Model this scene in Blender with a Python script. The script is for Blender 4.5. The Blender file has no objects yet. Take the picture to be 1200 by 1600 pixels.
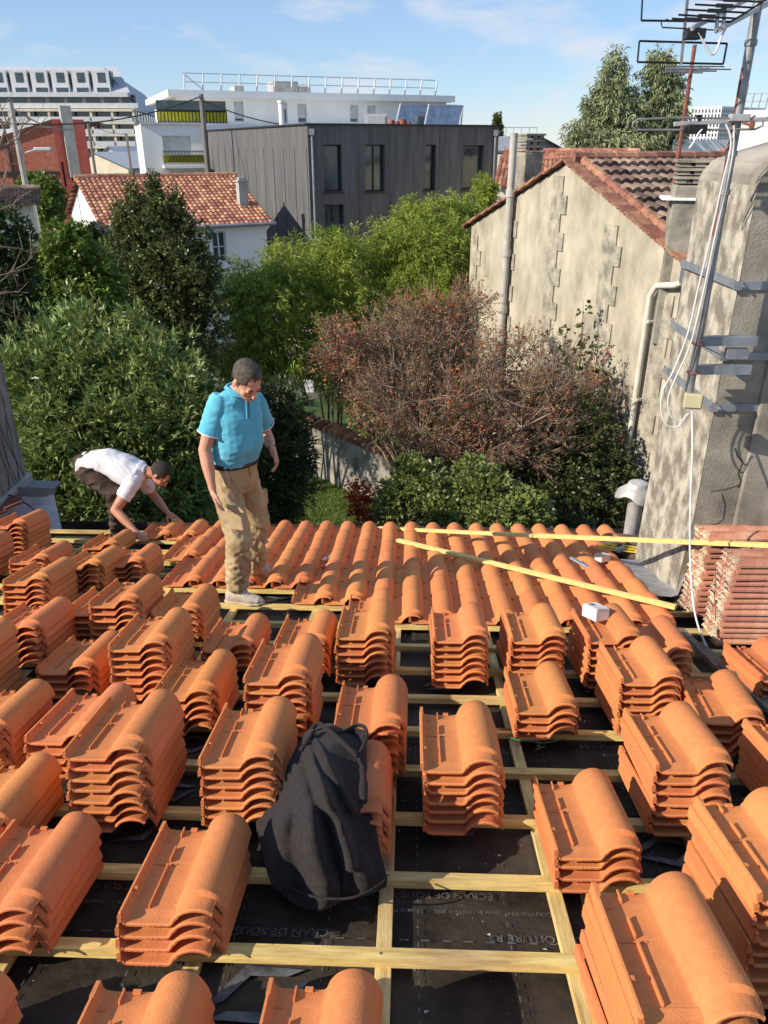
import bpy, bmesh, math, random
import numpy as np
from mathutils import Vector, Matrix, noise
R = math.radians
rng = random.Random(7)
nr = np.random.RandomState(11)
S = bpy.context.scene
COL = S.collection
# ------------------------------------------------------------------ camera
CZ = 7.5
FPX = 1202.0
PITCH = R(25.6)
cam_d = bpy.data.cameras.new('camera')
cam = bpy.data.objects.new('camera', cam_d); COL.objects.link(cam)
cam.location = (0, 0, CZ); cam.rotation_euler = (R(90) - PITCH, 0, 0)
cam_d.sensor_fit = 'VERTICAL'; cam_d.sensor_height = 36.0
cam_d.lens = FPX / 1600 * 36.0
cam_d.clip_start = 0.05; cam_d.clip_end = 3000
S.camera = cam
# ------------------------------------------------------------------ light
SUN_AZ, SUN_EL = R(23), R(31)           # azimuth: from the left, a little behind the camera
sv = Vector((-math.cos(SUN_EL) * math.cos(SUN_AZ), -math.cos(SUN_EL) * math.sin(SUN_AZ), math.sin(SUN_EL)))
sd = bpy.data.lights.new('sun', 'SUN'); sd.energy = 5.0; sd.angle = R(0.5); sd.color = (1.0, 0.90, 0.76)
sun = bpy.data.objects.new('sun', sd); COL.objects.link(sun)
sun.rotation_euler = sv.to_track_quat('Z', 'Y').to_euler(); sun.location = (-30, -10, 40)
W = bpy.data.worlds.new('World'); S.world = W; W.use_nodes = True
nt = W.node_tree; nt.nodes.clear()
out = nt.nodes.new('ShaderNodeOutputWorld'); bg = nt.nodes.new('ShaderNodeBackground')
sky = nt.nodes.new('ShaderNodeTexSky'); sky.sky_type = 'NISHITA'; sky.sun_disc = False
sky.sun_elevation = SUN_EL; sky.sun_rotation = math.atan2(sv.x, sv.y)
sky.air_density = 1.0; sky.dust_density = 0.0; sky.ozone_density = 3.0; sky.altitude = 50
tc = nt.nodes.new('ShaderNodeTexCoord'); mp = nt.nodes.new('ShaderNodeMapping')
mp.inputs['Scale'].default_value = (1.0, 1.0, 3.2); mp.inputs['Location'].default_value = (0.9, 0.2, 0.4)
no = nt.nodes.new('ShaderNodeTexNoise'); no.inputs['Scale'].default_value = 7.5; no.inputs['Detail'].default_value = 7; no.inputs['Roughness'].default_value = 0.55
no2 = nt.nodes.new('ShaderNodeTexNoise'); no2.inputs['Scale'].default_value = 1.5; no2.inputs['Detail'].default_value = 3
cr = nt.nodes.new('ShaderNodeValToRGB'); cr.color_ramp.elements[0].position = 0.50; cr.color_ramp.elements[1].position = 0.70
mulc = nt.nodes.new('ShaderNodeMath'); mulc.operation = 'MULTIPLY'; mulc.inputs[1].default_value = 0.75
mix = nt.nodes.new('ShaderNodeMix'); mix.data_type = 'RGBA'; mix.inputs['B'].default_value = (4.9, 4.9, 5.2, 1)
L = nt.links
L.new(tc.outputs['Generated'], mp.inputs['Vector']); L.new(mp.outputs['Vector'], no.inputs['Vector'])
L.new(no.outputs['Fac'], cr.inputs['Fac']); L.new(cr.outputs['Color'], mulc.inputs[0])
tint = nt.nodes.new('ShaderNodeMix'); tint.data_type = 'RGBA'; tint.blend_type = 'MULTIPLY'; tint.inputs['Factor'].default_value = 1.0; tint.inputs['B'].default_value = (0.96, 0.98, 1.03, 1)
hz = nt.nodes.new('ShaderNodeMix'); hz.data_type = 'RGBA'; hz.inputs['Factor'].default_value = 0.5; hz.inputs['B'].default_value = (1.75, 2.75, 4.3, 1)
L.new(sky.outputs['Color'], hz.inputs['A']); L.new(hz.outputs['Result'], tint.inputs['A'])
L.new(mulc.outputs[0], mix.inputs['Factor']); L.new(tint.outputs['Result'], mix.inputs['A'])
L.new(mix.outputs['Result'], bg.inputs['Color']); bg.inputs['Strength'].default_value = 0.13
L.new(bg.outputs['Background'], out.inputs['Surface'])
S.view_settings.view_transform = 'Standard'; S.view_settings.look = 'None'
S.view_settings.exposure = 0.38; S.view_settings.gamma = 1
S.render.engine = 'CYCLES'
S.cycles.max_bounces = 6; S.cycles.transparent_max_bounces = 8
# ------------------------------------------------------------------ pixel -> point
_F = Vector((0, math.cos(PITCH), -math.sin(PITCH))); _U = Vector((0, math.sin(PITCH), math.cos(PITCH)))
def ray(px, py): return _F + Vector((1, 0, 0)) * ((px - 600) / FPX) + _U * ((800 - py) / FPX)
def P(px, py, Y):
    d = ray(px, py); return Vector((0, 0, CZ)) + d * (Y / d.y)
def PZ(px, py, z):
    d = ray(px, py); return Vector((0, 0, CZ)) + d * ((z - CZ) / d.z)
# roof frame: u right along the battens, v down the slope (away), w normal
YAW = R(1.9); SL = R(13.15)
EU = Vector((math.cos(YAW), -math.sin(YAW), 0)); DH = Vector((math.sin(YAW), math.cos(YAW), 0))
EV = (DH * math.cos(SL) + Vector((0, 0, -math.sin(SL)))).normalized(); EW = EU.cross(EV).normalized()
OR = Vector((0, 0, CZ - 1.9))
ROOF = Matrix((( EU.x, EV.x, EW.x, OR.x), (EU.y, EV.y, EW.y, OR.y), (EU.z, EV.z, EW.z, OR.z), (0, 0, 0, 1)))
def RP(u, v, w=0): return OR + EU * u + EV * v + EW * w
def UV(px, py, w=0):
    d = ray(px, py); o = Vector((0, 0, CZ)) - (OR + EW * w)
    t = -o.dot(EW) / d.dot(EW); q = o + d * t
    return q.dot(EU), q.dot(EV)
# ------------------------------------------------------------------ materials
MATS = {}
def mat(name, col, rough=0.8, var=0.12, scale=8.0, bump=0.0, bscale=60.0, col2=None, metal=0.0, spec=0.4, objvar=0.0, attr=None, detail=5, stretch=None, ramp=(0.35, 0.65), coat=0, trans=0.0, sheen=0, knots=False):
    """procedural principled: base colour broken by noise, optional second colour, bump, per-object and per-face variation"""
    m = bpy.data.materials.new(name); m.use_nodes = True; t = m.node_tree; N = t.nodes; K = t.links
    b = N['Principled BSDF']; b.inputs['Roughness'].default_value = rough; b.inputs['Metallic'].default_value = metal
    b.inputs['Specular IOR Level'].default_value = spec
    if coat: b.inputs['Coat Weight'].default_value = coat
    if sheen: b.inputs['Sheen Weight'].default_value = sheen
    c = N.new('ShaderNodeTexCoord'); mp = N.new('ShaderNodeMapping'); K.new(c.outputs['Object'], mp.inputs['Vector'])
    if stretch: mp.inputs['Scale'].default_value = stretch
    n = N.new('ShaderNodeTexNoise'); n.inputs['Scale'].default_value = scale; n.inputs['Detail'].default_value = detail; n.inputs['Roughness'].default_value = 0.62
    K.new(mp.outputs['Vector'], n.inputs['Vector'])
    r = N.new('ShaderNodeValToRGB'); r.color_ramp.elements[0].position = ramp[0]; r.color_ramp.elements[1].position = ramp[1]
    if col2 is None:
        col2 = tuple(min(1, x * (1 + var)) for x in col); col = tuple(x * (1 - var) for x in col)
    r.color_ramp.elements[0].color = (*col, 1); r.color_ramp.elements[1].color = (*col2, 1)
    K.new(n.outputs['Fac'], r.inputs['Fac']); last = r.outputs['Color']
    if knots:
        # knots, and a slow change from fresh to greyed wood along the length
        vo = N.new('ShaderNodeTexVoronoi'); vo.inputs['Scale'].default_value = 1.7; vm = N.new('ShaderNodeMapping'); K.new(c.outputs['Object'], vm.inputs['Vector']); vm.inputs['Scale'].default_value = tuple(1 if q == 1 else 3 for q in stretch)
        K.new(vm.outputs['Vector'], vo.inputs['Vector']); kr = N.new('ShaderNodeValToRGB'); kr.color_ramp.elements[0].position = 0.05; kr.color_ramp.elements[1].position = 0.09; kr.color_ramp.elements[0].color = (0.32, 0.2, 0.14, 1)
        K.new(vo.outputs['Distance'], kr.inputs['Fac']); km = N.new('ShaderNodeMix'); km.data_type = 'RGBA'; km.blend_type = 'MULTIPLY'; km.inputs['Factor'].default_value = 1
        K.new(last, km.inputs['A']); K.new(kr.outputs['Color'], km.inputs['B']); last = km.outputs['Result']
        gn = N.new('ShaderNodeTexNoise'); gn.inputs['Scale'].default_value = 0.9; gn.inputs['Detail'].default_value = 4; K.new(c.outputs['Object'], gn.inputs['Vector']); gr = N.new('ShaderNodeValToRGB'); gr.color_ramp.elements[0].position = .48; gr.color_ramp.elements[1].position = .62
        K.new(gn.outputs['Fac'], gr.inputs['Fac']); gm = N.new('ShaderNodeMix'); gm.data_type = 'RGBA'; gm.blend_type = 'MULTIPLY'; K.new(gr.outputs['Color'], gm.inputs['Factor']); K.new(last, gm.inputs['A']); gm.inputs['B'].default_value = (0.70, 0.66, 0.86, 1); last = gm.outputs['Result']
    if objvar or attr:
        h = N.new('ShaderNodeHueSaturation'); K.new(last, h.inputs['Color'])
        mr = N.new('ShaderNodeMapRange')
        if attr:
            a = N.new('ShaderNodeAttribute'); a.attribute_name = 'rnd'; K.new(a.outputs['Fac'], mr.inputs['Value']); v = attr
            mh = N.new('ShaderNodeMapRange'); K.new(a.outputs['Fac'], mh.inputs['Value'])
            mh.inputs['To Min'].default_value = 0.5 - 0.025 * min(1, v * 2); mh.inputs['To Max'].default_value = 0.5 + 0.02 * min(1, v * 2)
            K.new(mh.outputs['Result'], h.inputs['Hue'])
        else:
            a = N.new('ShaderNodeObjectInfo'); K.new(a.outputs['Random'], mr.inputs['Value']); v = objvar
            ms = N.new('ShaderNodeMath'); ms.operation = 'FRACT'; mm = N.new('ShaderNodeMath'); mm.operation = 'MULTIPLY'; mm.inputs[1].default_value = 7.31
            K.new(a.outputs['Random'], mm.inputs[0]); K.new(mm.outputs[0], ms.inputs[0])
            mh = N.new('ShaderNodeMapRange'); K.new(ms.outputs[0], mh.inputs['Value'])
            mh.inputs['To Min'].default_value = 0.493; mh.inputs['To Max'].default_value = 0.507
            K.new(mh.outputs['Result'], h.inputs['Hue'])
        mr.inputs['To Min'].default_value = 1 - v; mr.inputs['To Max'].default_value = 1 + v
        K.new(mr.outputs['Result'], h.inputs['Value']); last = h.outputs['Color']
    K.new(last, b.inputs['Base Color'])
    if bump:
        n2 = N.new('ShaderNodeTexNoise'); n2.inputs['Scale'].default_value = bscale; n2.inputs['Detail'].default_value = 6; K.new(mp.outputs['Vector'], n2.inputs['Vector'])
        bp = N.new('ShaderNodeBump'); bp.inputs['Strength'].default_value = bump; bp.inputs['Distance'].default_value = 0.01
        K.new(n2.outputs['Fac'], bp.inputs['Height']); K.new(bp.outputs['Normal'], b.inputs['Normal'])
    if trans:
        tr = N.new('ShaderNodeBsdfTranslucent'); K.new(last, tr.inputs['Color']); mx = N.new('ShaderNodeMixShader'); mx.inputs[0].default_value = trans
        K.new(b.outputs[0], mx.inputs[1]); K.new(tr.outputs[0], mx.inputs[2]); K.new(mx.outputs[0], N['Material Output'].inputs['Surface'])
    MATS[name] = m; return m
# ------------------------------------------------------------------ mesh collecting
class MB:
    def __init__(s): s.v = []; s.f = []; s.m = []; s.r = []
    def add(s, vs, fs, mi=0, rnd=0.5):
        o = len(s.v); s.v += [tuple(q) for q in vs]; s.f += [tuple(i + o for i in f) for f in fs]; s.m += [mi] * len(fs); s.r += [rnd] * len(fs); return s
    def box(s, c, size, rot=None, mi=0, rnd=0.5):
        hx, hy, hz = size[0] / 2, size[1] / 2, size[2] / 2
        vs = [Vector((x * hx, y * hy, z * hz)) for x in (-1, 1) for y in (-1, 1) for z in (-1, 1)]
        if rot is not None: vs = [rot @ q for q in vs]
        c = Vector(c); vs = [q + c for q in vs]
        return s.add(vs, [(0, 1, 3, 2), (4, 6, 7, 5), (0, 4, 5, 1), (2, 3, 7, 6), (0, 2, 6, 4), (1, 5, 7, 3)], mi, rnd)
    def bar(s, a, b, w, h, up=(0, 0, 1), mi=0, rnd=0.5):
        a = Vector(a); b = Vector(b); d = (b - a); Ln = d.length; d.normalize(); up = Vector(up)
        x = d.cross(up)
        if x.length < 1e-4: x = d.cross(Vector((0, 1, 0)))
        x.normalize(); z = x.cross(d).normalized()
        rot = Matrix((x, d, z)).transposed()
        return s.box((a + b) / 2, (w, Ln, h), rot, mi, rnd)
    def tube(s, pts, r, n=8, mi=0, cap=True, rnd=0.5):
        pts = [Vector(p) for p in pts]
        rs = r if isinstance(r, (list, tuple)) else [r] * len(pts)
        vs = []; fs = []; prev = None
        for i, p in enumerate(pts):
            a = pts[max(i - 1, 0)]; b = pts[min(i + 1, len(pts) - 1)]; d = (b - a).normalized()
            if prev is None:
                x = d.cross(Vector((0.123, 0.2, 1)));
                if x.length < 1e-3: x = d.cross(Vector((1, 0, 0)))
            else: x = prev - d * prev.dot(d)
            x.normalize(); prev = x; y = d.cross(x)
            for k in range(n):
                t = 2 * math.pi * k / n; vs.append(p + (x * math.cos(t) + y * math.sin(t)) * rs[i])
        for i in range(len(pts) - 1):
            for k in range(n): fs.append((i * n + k, i * n + (k + 1) % n, (i + 1) * n + (k + 1) % n, (i + 1) * n + k))
        if cap: fs.append(tuple(range(n))[::-1]); fs.append(tuple((len(pts) - 1) * n + k for k in range(n)))
        return s.add(vs, fs, mi, rnd)
    def quad(s, a, b, c, d, mi=0, rnd=0.5): return s.add([a, b, c, d], [(0, 1, 2, 3)], mi, rnd)
    def prism(s, poly, h0, h1, frame=None, mi=0):
        """poly in local xy, extruded in z h0..h1, frame = 4x4"""
        n = len(poly); vs = [Vector((x, y, h0)) for x, y in poly] + [Vector((x, y, h1)) for x, y in poly]
        if frame is not None: vs = [frame @ q for q in vs]
        fs = [tuple(range(n))[::-1], tuple(range(n, 2 * n))] + [(i, (i + 1) % n, n + (i + 1) % n, n + i) for i in range(n)]
        return s.add(vs, fs, mi)
    def build(s, name, mats, parent=None, smooth=False, origin=None, angle=40, bevel=0, rnd=False, fix=True):
        me = bpy.data.meshes.new(name)
        vs = s.v
        if origin is not None: o = Vector(origin); vs = [tuple(Vector(q) - o) for q in vs]
        me.from_pydata(vs, [], s.f)
        if not isinstance(mats, (list, tuple)): mats = [mats]
        for m in mats: me.materials.append(MATS[m] if isinstance(m, str) else m)
        if len(mats) > 1: me.polygons.foreach_set('material_index', s.m)
        if rnd:
            a = me.attributes.new('rnd', 'FLOAT', 'FACE'); a.data.foreach_set('value', s.r)
        if fix and len(s.f) < 60000:
            bm = bmesh.new(); bm.from_mesh(me); bmesh.ops.recalc_face_normals(bm, faces=bm.faces); bm.to_mesh(me); bm.free()
        if smooth:
            me.polygons.foreach_set('use_smooth', [True] * len(me.polygons)); me.set_sharp_from_angle(angle=R(angle))
        me.update()
        ob = bpy.data.objects.new(name, me); COL.objects.link(ob)
        if origin is not None: ob.location = origin
        if parent is not None:
            ob.parent = parent
            if origin is None:
                ob.matrix_parent_inverse = parent.matrix_basis.inverted()
        if bevel:
            md = ob.modifiers.new('bevel', 'BEVEL'); md.width = bevel; md.segments = 2; md.limit_method = 'ANGLE'
        return ob
def tag(o, label=None, cat=None, group=None, kind=None):
    if label: o['label'] = label
    if cat: o['category'] = cat; o['kind'] = kind or 'thing'
    if group: o['group'] = group
    if kind: o['kind'] = kind
    return o
def thing(name, label, cat, loc=(0, 0, 0), group=None, rot=None):
    o = bpy.data.objects.new(name, None); COL.objects.link(o); o.empty_display_size = 0.1
    if rot is not None: o.matrix_basis = Matrix.Translation(Vector(loc)) @ rot.to_4x4()
    else: o.location = loc
    return tag(o, label, cat, group)
def copy_thing(o):
    c = o.copy(); COL.objects.link(c)
    for ch in o.children:
        d = ch.copy(); COL.objects.link(d); d.parent = c
        for g in ch.children:
            e = g.copy(); COL.objects.link(e); e.parent = d
    return c
def lerp(a, b, t): return a + (b - a) * t

# ================================================================== MATERIALS
mat('terracotta', (0.56, 0.188, 0.064), 0.82, scale=40, col2=(0.66, 0.238, 0.085), ramp=(.25, .75), bump=0.2, bscale=170, objvar=0.10, spec=0.25)
mat('terracotta_edge', (0.40, 0.11, 0.038), 0.9, scale=40, col2=(0.58, 0.19, 0.07), bump=0.5, bscale=90, objvar=0.08, spec=0.2)
mat('batten_wood', (0.53, 0.36, 0.115), 0.8, scale=5, col2=(0.84, 0.645, 0.24), bump=0.25, bscale=40, knots=True, stretch=(1, 9, 9), spec=0.25)
mat('counter_wood', (0.51, 0.34, 0.125), 0.8, scale=5, col2=(0.82, 0.61, 0.245), bump=0.25, bscale=40, knots=True, stretch=(9, 1, 9), spec=0.25)
mat('plank_wood', (0.62, 0.47, 0.15), 0.7, scale=7, col2=(0.78, 0.64, 0.25), bump=0.15, bscale=60, stretch=(1, 6, 6), spec=0.3)
mat('membrane', (0.021, 0.016, 0.012), 0.75, scale=2.4, col2=(0.092, 0.074, 0.056), bump=0.6, bscale=34, ramp=(.40, .74), spec=0.15, detail=9)
mat('nail', (0.10, 0.085, 0.07), 0.5, metal=.5)
mat('print_grey', (0.035, 0.033, 0.031), 0.8, scale=22, col2=(0.15, 0.145, 0.14), ramp=(.35, .6))
mat('print_pale', (0.05, 0.052, 0.055), 0.7, scale=14, col2=(0.16, 0.165, 0.175))
mat('grass', (0.020, 0.045, 0.008), 0.9, scale=1.2, col2=(0.055, 0.10, 0.016), bump=0.6, bscale=30)
mat('soil', (0.05, 0.05, 0.035), 0.95, scale=0.7, col2=(0.11, 0.10, 0.075), bump=0.3, bscale=8)
mat('stone_old', (0.15, 0.135, 0.105), 0.92, scale=3.2, col2=(0.36, 0.33, 0.265), bump=0.7, bscale=22, detail=10)
# ================================================================== GROUND
mb = MB(); mb.quad((-900, -60, 0), (900, -60, 0), (900, 1600, 0), (-900, 1600, 0))
tag(mb.build('ground', 'soil'), kind='structure')
# ================================================================== THE ROOF WE STAND ON
roof = thing('house_roof', 'unfinished house roof of yellow wooden battens over black underlay in the foreground', 'roof', RP(0, 3, 0), rot=ROOF.to_3x3())
G0 = 4.43
BV = [G0 - 0.356 * k for k in range(12, 0, -1)] + [G0 + 0.35 * k for k in range(0, 8)]
def rmesh(m, name, mats, parent=roof, **k):
    """mesh given in roof coordinates (u, v, w)"""
    ob = m.build(name, mats, None, **k)
    ob.parent = parent
    # roof empty sits at RP(0,3,0) with the roof's rotation; mesh coordinates are roof coordinates
    ob.matrix_parent_inverse = Matrix.Identity(4); ob.location = (0, -3, 0)
    return ob
# underlay
m = MB(); nu, nv = 150, 90; u0, u1, v0, v1 = -7.5, 5.0, -1.0, 7.22
vs = []; fs = []
for j in range(nv + 1):
    for i in range(nu + 1):
        u = lerp(u0, u1, i / nu); v = lerp(v0, v1, j / nv)
        w = -0.066 + 0.010 * noise.noise(Vector((u * 2.1, v * 2.6, 3))) + 0.006 * noise.noise(Vector((u * 7, v * 8, 9)))
        # taut over the counter battens, sagging a little between
        vs.append((u, v, min(w, -0.057)))
for j in range(nv):
    for i in range(nu): a = j * (nu + 1) + i; fs.append((a, a + 1, a + nu + 2, a + nu + 1))
m.add(vs, fs); under = rmesh(m, 'underlay_membrane', 'membrane', smooth=True, fix=False)
# counter battens
cu0, _ = UV(600, 1480, -0.03)
CU = [cu0 + 0.59 * k for k in range(-11, 8)]
for u in CU:
    m = MB(); m.box((u, 3.1, -0.0425), (0.05, 8.2, 0.027))
    rmesh(m, 'counter_batten', 'counter_wood', bevel=0.002)
for i, v in enumerate(BV):
    m = MB(); jog = rng.uniform(-0.004, 0.004)
    bw = 0.05
    # a batten is two lengths butted with a small misalignment
    cut = rng.uniform(-2, 2); um = 4.9 if v < 4.7 else 2.05
    m.box(((u0 + cut) / 2, v + 0.02, -0.0145), (cut - u0 - 0.002, bw, 0.029))
    m.box(((cut + um) / 2, v + 0.02 + jog, -0.0145), (um - cut - 0.002, bw, 0.029))
    for u in CU:
        if u < um: m.box((u + rng.gauss(0, .006), v + .02 + jog + rng.gauss(0, .005), .0004), (.007, .007, .0022), Matrix.Rotation(rng.random(), 3, 'Z'), 1)
    rmesh(m, 'batten', ['batten_wood', 'nail'])
# eave board and roof body below the underlay
m = MB(); m.box((-1.4, 3.0, -0.17), (12.1, 8.3, 0.16)); rmesh(m, 'roof_deck', 'membrane')
m = MB(); m.box((-1.4, 7.235, -0.04), (12.1, 0.03, 0.10)); rmesh(m, 'eave_board', 'membrane')
# house walls below
m = MB()
for a, b in (((-7.2, -.6), (4.7, -.6)), ((4.7, -.6), (4.7, 6.75)), ((4.7, 6.75), (-7.2, 6.75)), ((-7.2, 6.75), (-7.2, -.6))):
    A = RP(a[0], a[1], -0.26); B = RP(b[0], b[1], -0.26)
    m.quad((A.x, A.y, 0), (B.x, B.y, 0), B, A)
ob = m.build('wall', 'stone_old', None); ob.parent = roof; bpy.context.view_layer.update(); ob.matrix_parent_inverse = roof.matrix_basis.inverted()
# printed writing on the underlay (upside down seen from the ridge)
def text_mesh(txt, size, name, mname, uvw, rot, parent, ext=0.0, mat3=None):
    c = bpy.data.curves.new(name, 'FONT'); c.body = txt; c.size = size; c.extrude = ext; c.resolution_u = 3
    t = bpy.data.objects.new(name, c); COL.objects.link(t); bpy.context.view_layer.update()
    dg = bpy.context.evaluated_depsgraph_get(); me = bpy.data.meshes.new_from_object(t.evaluated_get(dg)); me.name = name
    bpy.data.objects.remove(t); me.materials.clear(); me.materials.append(MATS[mname])
    ob = bpy.data.objects.new(name, me); COL.objects.link(ob); ob.parent = parent
    ob.matrix_parent_inverse = Matrix.Identity(4); ob.matrix_basis = Matrix.Translation(uvw) @ rot.to_4x4()
    return ob
RT = Matrix.Rotation(math.pi, 3, 'Z')
WT = -0.0545
ta = UV(770, 1400, WT); tb = UV(1052, 1476, WT)
for du in (-2.2, -1.1, 0, 1.1):
    for dv in (0, -1.10, 1.06):
        if dv and du == 0 and dv < 0: pass
        text_mesh('ÉCRAN DE SOUS-TOITURE R2', 0.043, 'printed_text', 'print_grey', (ta[0] + du, ta[1] + 0.01 + dv, WT), RT, under)
        text_mesh('RECOUVREMENT 20cm SI PENTE > 30%  -  30cm SI PENTE < 30%', 0.025, 'printed_text', 'print_grey', (ta[0] + du + 0.22, ta[1] - 0.075 + dv, WT), RT, under)
for du in (-3.3, -2.2, -1.1, 0, 1.1):
    text_mesh('ÉCRAN DE SOUS-TOITURE R2', 0.045, 'printed_text', 'print_grey', (tb[0] + du, tb[1] + 0.02, WT), RT, under)
# dashed guide lines and pale chevrons
m = MB()
for k in range(-8, 8):
    uu = cu0 + 0.30 + 0.165 * k if False else cu0 + 0.11 + 0.30 * k
    for j in range(110):
        m.box((uu, 0.4 + j * 0.05, WT), (0.003, 0.022, 0.0006))
for v in (1.30, 1.72, 2.05, 2.5):
    for j in range(90): m.box((-3 + j * 0.07, v, WT), (0.03, 0.0035, 0.0006))
rmesh(m, 'printed_guide_lines', 'print_grey', under); bpy.data.objects['printed_guide_lines'].location = (0, 0, 0)
def chevron(px, py, s, a):
    u, v = UV(px, py, WT); m = MB()
    M = Matrix.Translation((u, v, WT + 0.0005)) @ Matrix.Rotation(a, 4, 'Z')
    m.prism([(-s, 0), (0, s * .62), (s, 0), (s * .62, 0), (0, s * .34), (-s * .62, 0)], 0, 0.0008, M)
    m.prism([(-s, -.25 * s), (0, -s * .87), (s, -.25 * s), (s * .62, -.25 * s), (0, -s * .59), (-s * .62, -.25 * s)], 0, 0.0008, M)
    o = rmesh(m, 'printed_emblem', 'print_pale', under); o.location = (0, 0, 0)
for q in ((1040, 1325, .13, .2), (400, 1545, .16, .5), (210, 1292, .12, .7), (300, 1160, .12, .2), (690, 1068, .12, .4), (790, 1066, .1, .9), (720, 1290, .09, .6), (440, 930, .12, .1), (270, 1235, .1, .4)): chevron(*q)
# mortar crumbs, chips and dust lying on the underlay
m = MB(); tri = [(0, 1, 2), (0, 2, 3), (0, 3, 1), (1, 3, 2)]
for k in range(2600):
    u = rng.uniform(-3.2, 3.2); v = rng.uniform(0.8, 6.9); s = rng.choice([.0015, .002, .002, .003, .003, .004, .008])
    vs = [(u + rng.uniform(-s, s), v + rng.uniform(-s, s) * 1.3, WT - .001 + rng.uniform(0, s)) for _ in range(4)]; m.add(vs, tri)
mat('crumb', (0.30, 0.27, 0.22), 0.9, scale=30, col2=(0.6, 0.55, 0.45))
o = tag(rmesh(m, 'mortar_crumbs', 'crumb', None), 'pale crumbs and chips scattered over the black underlay', 'rubble', kind='stuff'); o.matrix_basis = ROOF
# ================================================================== ROOF TILE
TW, TL, TH = 0.315, 0.455, 0.0105
def tile_profile(head=False):
    """top surface (x, z) samples across the tile; head: lowered barrel that stops short"""
    p = [(0.0, 0.018), (0.003, 0.042), (0.010, 0.043), (0.015, 0.020), (0.024, 0.011), (0.050, 0.010), (0.075, 0.010), (0.090, 0.010), (0.115, 0.011),
         (0.150, 0.011), (0.158, 0.013)]
    c, hw, H = (0.237, 0.078, 0.082)
    if head: H = 0.064
    nb = 15
    for k in range(nb + 1):
        q = -1 + 2 * k / nb
        z = 0.014 + (H - 0.014) * max(0, (1 - abs(q) ** 2.15)) ** 0.72
        if q > 0.6: z -= (q - 0.6) * 0.03
        x = c + hw * q
        if head and q > 0.55: x = c + hw * (0.55 + (q - 0.55) * 0.15); z = max(z, 0.050)
        p.append((x, z))
    return p
def build_tile():
    m = MB(); secs = [0.0, 0.004, 0.026, 0.030, 0.052, 0.056, 0.060]
    ys = secs + [0.06 + (TL - 0.06) * k / 7 for k in range(1, 8)]
    ys.insert(-1, TL - 0.006)
    ph, pn = tile_profile(True), tile_profile(False); n = len(ph); vs = []; fs = []
    for j, y in enumerate(ys):
        if y <= 0.052: p = ph; off = 0.0
        elif y <= 0.056: p = [(lerp(a[0], b[0], .6), lerp(a[1], b[1], .6)) for a, b in zip(ph, pn)]
        else: p = pn
        for i, (x, z) in enumerate(p):
            dz = 0
            if y == 0.0 : dz = -0.004
            if y < 0.031 and 3 < i: dz -= 0.004
            if 0.045 < y < 0.058 and 3 < i < 11: dz += 0.003
            if y >= TL: dz = -0.004
            if 4 < i < 10 and y > 0.25 : dz += -0.002
            vs.append((x, y, z + dz))
    for j, y in enumerate(ys):
        p = ph if y <= 0.052 else pn
        for i, (x, z) in enumerate(p):
            t = TH
            xx = x
            if i == 0: z2 = -0.0 + 0.002
            elif i < 4: z2 = z - 0.016
            else: z2 = z - t - (0.003 if y < 0.02 else 0)
            if i == n - 1: xx = x - 0.004
            if i in (12, 13): xx += 0.004
            vs.append((xx, y, max(z2, -0.012)))
    N = len(ys) * n
    for j in range(len(ys) - 1):
        for i in range(n - 1):
            a = j * n + i; fs.append((a, a + 1, a + n + 1, a + n)); b = N + a; fs.append((b + n, b + n + 1, b + 1, b))
        a = j * n; fs.append((a, a + n, N + a + n, N + a)); a = j * n + n - 1; fs.append((a + n, a, N + a, N + a + n))
    e = []
    for i in range(n - 1):
        e.append((i + 1, i, N + i, N + i + 1)); a = (len(ys) - 1) * n + i; e.append((a, a + 1, N + a + 1, N + a))
    m.add(vs, fs, 0); o = len(m.v); m.v; m.f += e; m.m += [1] * len(e); m.r += [.5] * len(e)
    # broken second rib, cross bead, nib and small lugs
    for a, b in ((0.060, 0.255), (0.275, 0.345), (0.405, 0.448)): m.box((0.076, (a + b) / 2, 0.0155), (0.0048, b - a, 0.013))
    m.box((0.060, 0.262, 0.0112), (0.085, 0.005, 0.003)); m.box((0.018, 0.115, 0.036), (0.010, 0.012, 0.010))
    m.box((0.008, 0.42, 0.043), (0.012, 0.05, 0.008)); m.box((0.112, 0.444, 0.0145), (0.022, 0.012, 0.008)); m.box((0.030, 0.385, 0.0115), (0.03, 0.004, 0.003))
    m.box((0.006, 0.003, 0.022), (0.013, 0.010, 0.022), None, 1)
    return m
tm = build_tile()
_t = tm.build('roof_tile', ['terracotta', 'terracotta_edge'], smooth=True, angle=34); TILE = _t.data; bpy.data.objects.remove(_t)
def put_tile(u, v, w, yaw=0, tilt=0, roll=0, me=None):
    o = bpy.data.objects.new('roof_tile', me or TILE); COL.objects.link(o)
    o.matrix_basis = ROOF @ Matrix.Translation((u, v, w)) @ Matrix.Rotation(yaw, 4, 'Z') @ Matrix.Rotation(tilt, 4, 'X') @ Matrix.Rotation(roll, 4, 'Y')
    return o
ORD = ['Topmost', 'Second', 'Third', 'Fourth', 'Fifth', 'Sixth', 'Seventh', 'Eighth', 'Ninth']
PT = 0.043
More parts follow.
